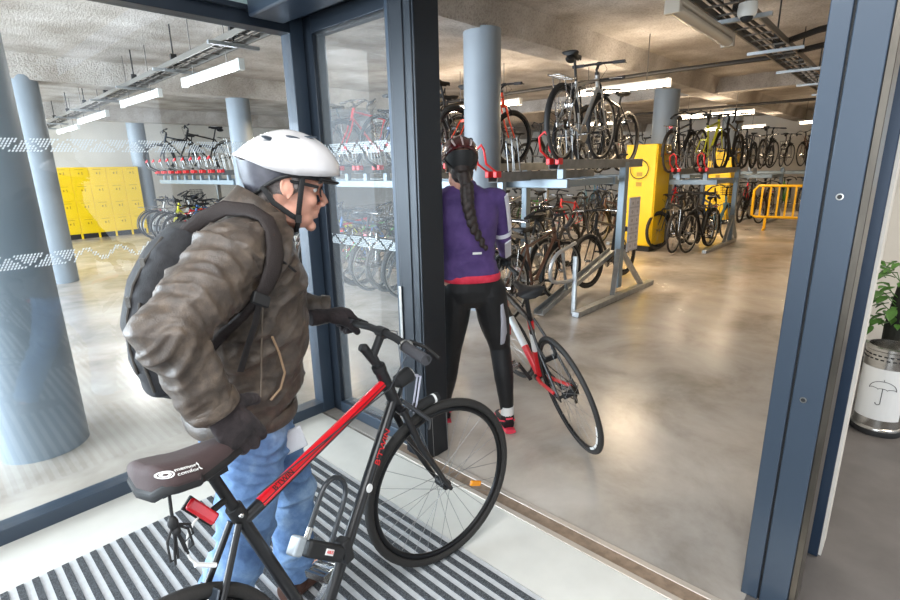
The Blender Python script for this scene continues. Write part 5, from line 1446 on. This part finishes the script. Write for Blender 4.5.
# shoulder strap, webbing and patch
w_ = MB(); w_.path([V((.49, 1.42, 1.385)), V((.535, 1.375, 1.430)), V((.58, 1.335, 1.458)), V((.625, 1.290, 1.452)), V((.648, 1.252, 1.430)), V((.648, 1.222, 1.392)), V((.632, 1.192, 1.350)), V((.612, 1.176, 1.31)), V((.590, 1.176, 1.270)), V((.566, 1.196, 1.230)), V((.545, 1.245, 1.185)), V((.515, 1.285, 1.145)), V((.47, 1.30, 1.10))],
        [(.006, .018), (.007, .022), (.007, .022), (.008, .025), (.008, .027), (.008, .028), (.008, .028), (.008, .027), (.007, .022), (.006, .018), (.006, .017), (.006, .016), (.006, .015)], 10, up=(.30, -.90, .32))
so = relb(w_).build('shoulder_strap', mat('brown black strap', (36, 27, 25), .7, bump=.3, bscale=260), bp_, smooth=70)
w_ = MB(); w_.path([V((.572, 1.185, 1.235)), V((.572, 1.222, 1.17)), V((.553, 1.243, 1.105)), V((.531, 1.255, 1.040))], (.004, .009), 8, up=(0, -1, .1)) if False else w_.path([V((.572, 1.185, 1.235)), V((.572, 1.222, 1.17)), V((.553, 1.243, 1.105)), V((.531, 1.255, 1.040))], [(.004, .009)]*4, 8, up=(0, -1, .1))
relb(w_).build('webbing_tail', P_strap, so, smooth=70)
w_ = MB(); w_.obox(frame_M((.572, 1.178, 1.240), (.45, .3, .8), (.8, .1, -.5)), (.030, .050, .014)); relb(w_).build('buckle', K_mblk, so, bevel=.003)
w_ = MB(); w_.obox(frame_M((.644, 1.207, 1.376), (.6, .5, .6), (.75, .1, -.6)), (.026, .026, .004)); relb(w_).build('patch', mat('orange brown patch', (150, 66, 40), .6), so, bevel=.003, label='orange brown patch')
K_tan = mat('tan zip edge', (156, 128, 100), .5)
mo = V(man.location)
c = MB(); c.path([V((.622, 1.240, 1.116)), V((.640, 1.246, 1.063)), V((.652, 1.250, 1.0)), V((.634, 1.249, .958)), V((.600, 1.247, .935))], .0035, 6); rel(c).build('pocket_zip', K_tan, jk)
c = MB(); c.path([V((.660, 1.212, 1.320)), V((.680, 1.215, 1.303)), V((.703, 1.226, 1.284))], .0035, 6); rel(c).build('chest_zip', K_mblk, jk)
c = MB(); c.path([V((.607, 1.235, 1.225)), V((.600, 1.245, 1.15)), V((.593, 1.251, 1.082)), V((.586, 1.254, 1.01)), V((.578, 1.256, .95))], .0022, 5); rel(c).build('seam', mat('seam thread', (112, 98, 84), .7), jk)

# ============ the woman
wm = thing('person', 'woman seen from behind in purple jersey, black tights and dark helmet with a long braid', 'person', (2.16, 1.80, 0))
mo = V(wm.location)
wy = .93
tx, tl_ = V((cos(wy), sin(wy), 0)), V((-sin(wy), cos(wy), 0))
WH = frame_M((2.085, 1.85, 1.558), V((cos(.85), sin(.85), -.18)), V((-sin(.85), cos(.85), 0)))
WT0 = [(2.135, 1.82, .88, .12, .165), (2.125, 1.82, .95, .12, .16), (2.11, 1.82, 1.06, .105, .138), (2.105, 1.82, 1.16, .11, .145), (2.10, 1.825, 1.27, .12, .165), (2.10, 1.83, 1.35, .11, .175), (2.10, 1.83, 1.41, .085, .14), (2.10, 1.835, 1.45, .058, .07)]
WT = [(a, b_+.012, c_, d_*1.08, e_+.016) for a, b_, c_, d_, e_ in WT0]
wRS, wRE, wRW = V((2.235, 1.725, 1.375)), V((2.335, 1.755, 1.16)), V((2.475, 1.845, 1.035))
wLS, wLE, wLW = V((2.00, 1.955, 1.375)), V((2.02, 2.06, 1.15)), V((2.20, 2.18, 1.00))
wRH, wRK, wRA = V((2.20, 1.755, .87)), V((2.30, 1.745, .50)), V((2.27, 1.665, .115))
wLH, wLK, wLA = V((2.07, 1.885, .87)), V((2.085, 1.95, .49)), V((2.12, 2.05, .10))
b = MB(); head_shapes(b, WH); torso(b, -.018, WT)
b.path([WH @ V((-.02, 0, -.02)), WH @ V((-.03, 0, -.09)), V((2.10, 1.835, 1.40))], [.05, .048, .055], 18)
for pts, rad in (((wRS, wRE, wRW), (.045, .035, .024)), ((wLS, wLE, wLW), (.045, .035, .024)), ((wRH, wRK, wRA), (.07, .045, .034)), ((wLH, wLK, wLA), (.07, .045, .034))):
    b.path(pts, rad, 14); b.ball(pts[0], rad[0]); b.ball(pts[1], rad[1])
for an in (wRA, wLA): b.path([an, an+V((0, 0, -.05)), an+tx*.12+V((0, 0, -.07))], [.034, .033, .024], 12)
organic('body', rel(b), P_skin, wm, .006, 3)
j = MB(); torso(j, .0, WT[1:]); limb(j, [wRS-tl_*-.04, wRS, wRE, wRW], [.065, .062, .048, .036]); limb(j, [wLS+tl_*-.04, wLS, wLE, wLW], [.065, .062, .048, .036])
j.path([V((2.10, 1.835, 1.42)), V((2.103, 1.838, 1.475))], [.066, .058], 20)
jf = lambda p, n: .004*ridge(noise.noise(V((p.x*9, p.y*9, p.z*16))))-.002
js = organic('jersey', rel(j), P_purple, wm, .007, 5, jf)
K_pband = cloth_mat('pinkish red hem', (206, 30, 60), (226, 60, 84), .7, 20, .1)
c = MB(); loop = []
for q in range(32):
    a = 2*pi*q/32; ca, sa = cos(a), sin(a); ca = abs(ca)**.85*(1 if ca > 0 else -1); sa = abs(sa)**.85*(1 if sa > 0 else -1)
    loop.append(V((2.127, 1.82, .955))+tx*(.121*ca)+tl_*(.161*sa))
c.path(loop, .008, 8, closed=True, flat=(2.6, .8), up=(0, 0, 1)); rel(c).build('hem_band', K_pband, js, label='pinkish red hem band')
K_refl = mat('silver white panel', (222, 222, 232), .5)
c = MB()
sd = -tl_
def arm_off(a, b_, f, r, side): 
    ax = (b_-a).normalized(); s = (side-ax*side.dot(ax)).normalized(); return a+(b_-a)*f+s*r
vd = V((-.75, -.66, 0))
c.path([arm_off(wRS, wRE, f, r, vd*.6+sd*.9) for f, r in ((-.1, .060), (.15, .0595), (.45, .056), (.8, .051))], .018, 8, flat=(.3, 1.6), up=tuple((vd*.6+sd*.9).normalized()))
c.path([arm_off(wRE, wRW, f, r, vd*1.0+sd*.3) for f, r in ((-.02, .050), (.3, .045), (.62, .041), (.95, .038))], .015, 8, flat=(.3, 1.5), up=tuple((vd+sd*.3).normalized()))
rel(c).build('sleeve_panel', K_refl, js, smooth=60)
c = MB(); ax = (wRE-wRS).normalized(); c.path([wRE-ax*.035, wRE-ax*.012], [.0545, .0535], 22); rel(c).build('sleeve_band', K_refl, js)
c = MB(); c.obox(frame_M(V((2.113, 1.82, 1.10))-tx*.109-tl_*.02, tl_, (0, 0, 1)), (.05, .012, .004)); rel(c).build('back_badge', K_white, js)
t = MB(); torso(t, 0, [(2.14, 1.82, .775, .06, .10), (2.14, 1.82, .82, .105, .155), (2.14, 1.82, .88, .122, .178), (2.128, 1.82, .95, .112, .156)])
for pts, rad in (((wRH, (wRH+wRK)/2, wRK, (wRK*.55+wRA*.45)-tx*.015, wRA), (.102, .090, .064, .058, .038)), ((wLH, (wLH+wLK)/2, wLK, (wLK*.55+wLA*.45)-tx*.015, wLA), (.102, .090, .064, .058, .038))): limb(t, pts, rad)
tg = organic('tights', rel(t), P_tights, wm, .006, 5, lambda p, n: .0015*noise.noise(p*24))
# light grey knee panel at the outside of the right thigh
c = MB()
c.path([V((2.203, 1.660, .80)), V((2.226, 1.664, .70)), V((2.250, 1.678, .61)), V((2.268, 1.692, .55))], [(.006, .012), (.009, .022), (.010, .030), (.010, .032)], 10, up=(.0, -.98, -.1)); rel(c).build('knee_panel', mat('light grey fabric', (178, 178, 188), .8), tg, smooth=60)
c = MB()
c.path([wLH+(wLK-wLH)*f+tl_*r-tx*.02 for f, r in ((.6, .088), (.9, .074), (1.05, .068))], [.015, .026, .032], 10, flat=(.35, 1), up=tuple(tl_)); rel(c).build('knee_panel', mat('light grey fabric', (178, 178, 188), .8), tg, smooth=60)
for an in (wRA, wLA):
    c = MB(); c.path([an+V((0, 0, .035)), an+V((0, 0, -.03))], [.040, .040], 16); rel(c).build('sock', K_white, wm)
    s2 = MB(); s2.path([an-tx*.04+V((0, 0, -.075)), an+V((0, 0, -.068)), an+tx*.09+V((0, 0, -.08)), an+tx*.165+V((0, 0, -.085))], [(.034, .034), (.044, .040), (.032, .043), (.018, .032)], 14, up=(0, 0, 1)); s2.path([an+V((0, 0, -.015)), an+V((0, 0, -.06))], [.041, .045], 14)
    so = organic('shoe', rel(s2), mat('black sports shoe', (24, 22, 26), .6), wm, .005, 3)
    s3 = MB(); s3.path([an-tx*.078+V((0, 0, -.10)), an+V((0, 0, -.104)), an+tx*.09+V((0, 0, -.104)), an+tx*.18+V((0, 0, -.10))], [(.012, .033), (.012, .040), (.012, .046), (.010, .03)], 12, up=(0, 0, 1)); rel(s3).build('sole', mat('pink red sole', (230, 60, 84), .6), so, smooth=60)
    s3 = MB()
    for k in (-1, 1): s3.path([an-tx*.05+tl_*(k*.030)+V((0, 0, -.04)), an+tl_*(k*.047)+V((0, 0, -.06)), an+tx*.06+tl_*(k*.044)+V((0, 0, -.075))], .005, 6)
    s3.path([an-tx*.044-tl_*.02+V((0, 0, -.03)), an-tx*.050+V((0, 0, -.028)), an-tx*.044+tl_*.02+V((0, 0, -.03))], .006, 6)
    rel(s3).build('shoe_stripe', mat('pink red trim', (236, 60, 84), .6), so, smooth=60)
# hair, braid, helmet
h = MB(); h.ball(WH @ V((-.02, 0, .015)), (.098, .080, .085), 24, 16, M=WH); h.ball(WH @ V((-.06, 0, -.05)), (.055, .06, .06), 18, 12, M=WH)
B0 = WH @ V((-.10, 0, -.06)); br_ = [B0, B0+V((-.035, -.035, -.06))]
tipb = V((2.055, 1.66, 1.135))
bp0 = [B0, V((2.00, 1.735, 1.45)), V((1.985, 1.715, 1.36)), V((2.0, 1.695, 1.25)), tipb]
h.path([bp0[0], bp0[1]], [.034, .030], 12)
hp_ = organic('hair', rel(h), P_hair, wm, .006, 3, lambda p, n: .002*noise.noise(p*90))
c = MB(); k = 0
P_, R_ = sub([bp0[1], bp0[2], bp0[3], bp0[4]], [.030, .027, .023, .014], 6)
for i, (p, r) in enumerate(zip(P_, R_)):
    s = 1 if i % 2 else -1
    c.ball(p+tl_*(s*r*.35), (r*.95, r*.95, r*1.15), 12, 9)
organic('braid', rel(c), P_hair, wm, .005, 1, label='long dark braid')
whl = helmet(WH, wm, mat('dark red helmet shell', (74, 24, 26), .25, coat=.5), K_mblk)
c = MB()
for y in (-.05, 0, .05): c.path([WH @ V((-.135+.02*abs(y)*10, y*.8, .075)), WH @ V((-.09, y, .118-abs(y)*.3)), WH @ V((-.02, y, .148-abs(y)*.35)), WH @ V((.06, y, .135-abs(y)*.3))], [.004, .006, .006, .004], 8)
rel(c).build('shell_stripe', mat('light helmet stripe', (206, 190, 190), .3), whl)
gm = hand_shapes(frame_M(wRW-(wRW-wRE).normalized()*-.0, (wRW-wRE), V((-.5, .85, 0))), side=1, curl=(1.2, 1.2, 1.2, 1.2), r=.009, scale=.92)
organic('glove', rel(gm), K_mblk, wm, .004, 3)
gm = hand_shapes(frame_M(wLW, (wLW-wLE), V((.5, -.85, 0))), side=1, curl=(1.4, 1.4, 1.4, 1.4), r=.009, scale=.92)
organic('glove', rel(gm), K_mblk, wm, .004, 3)
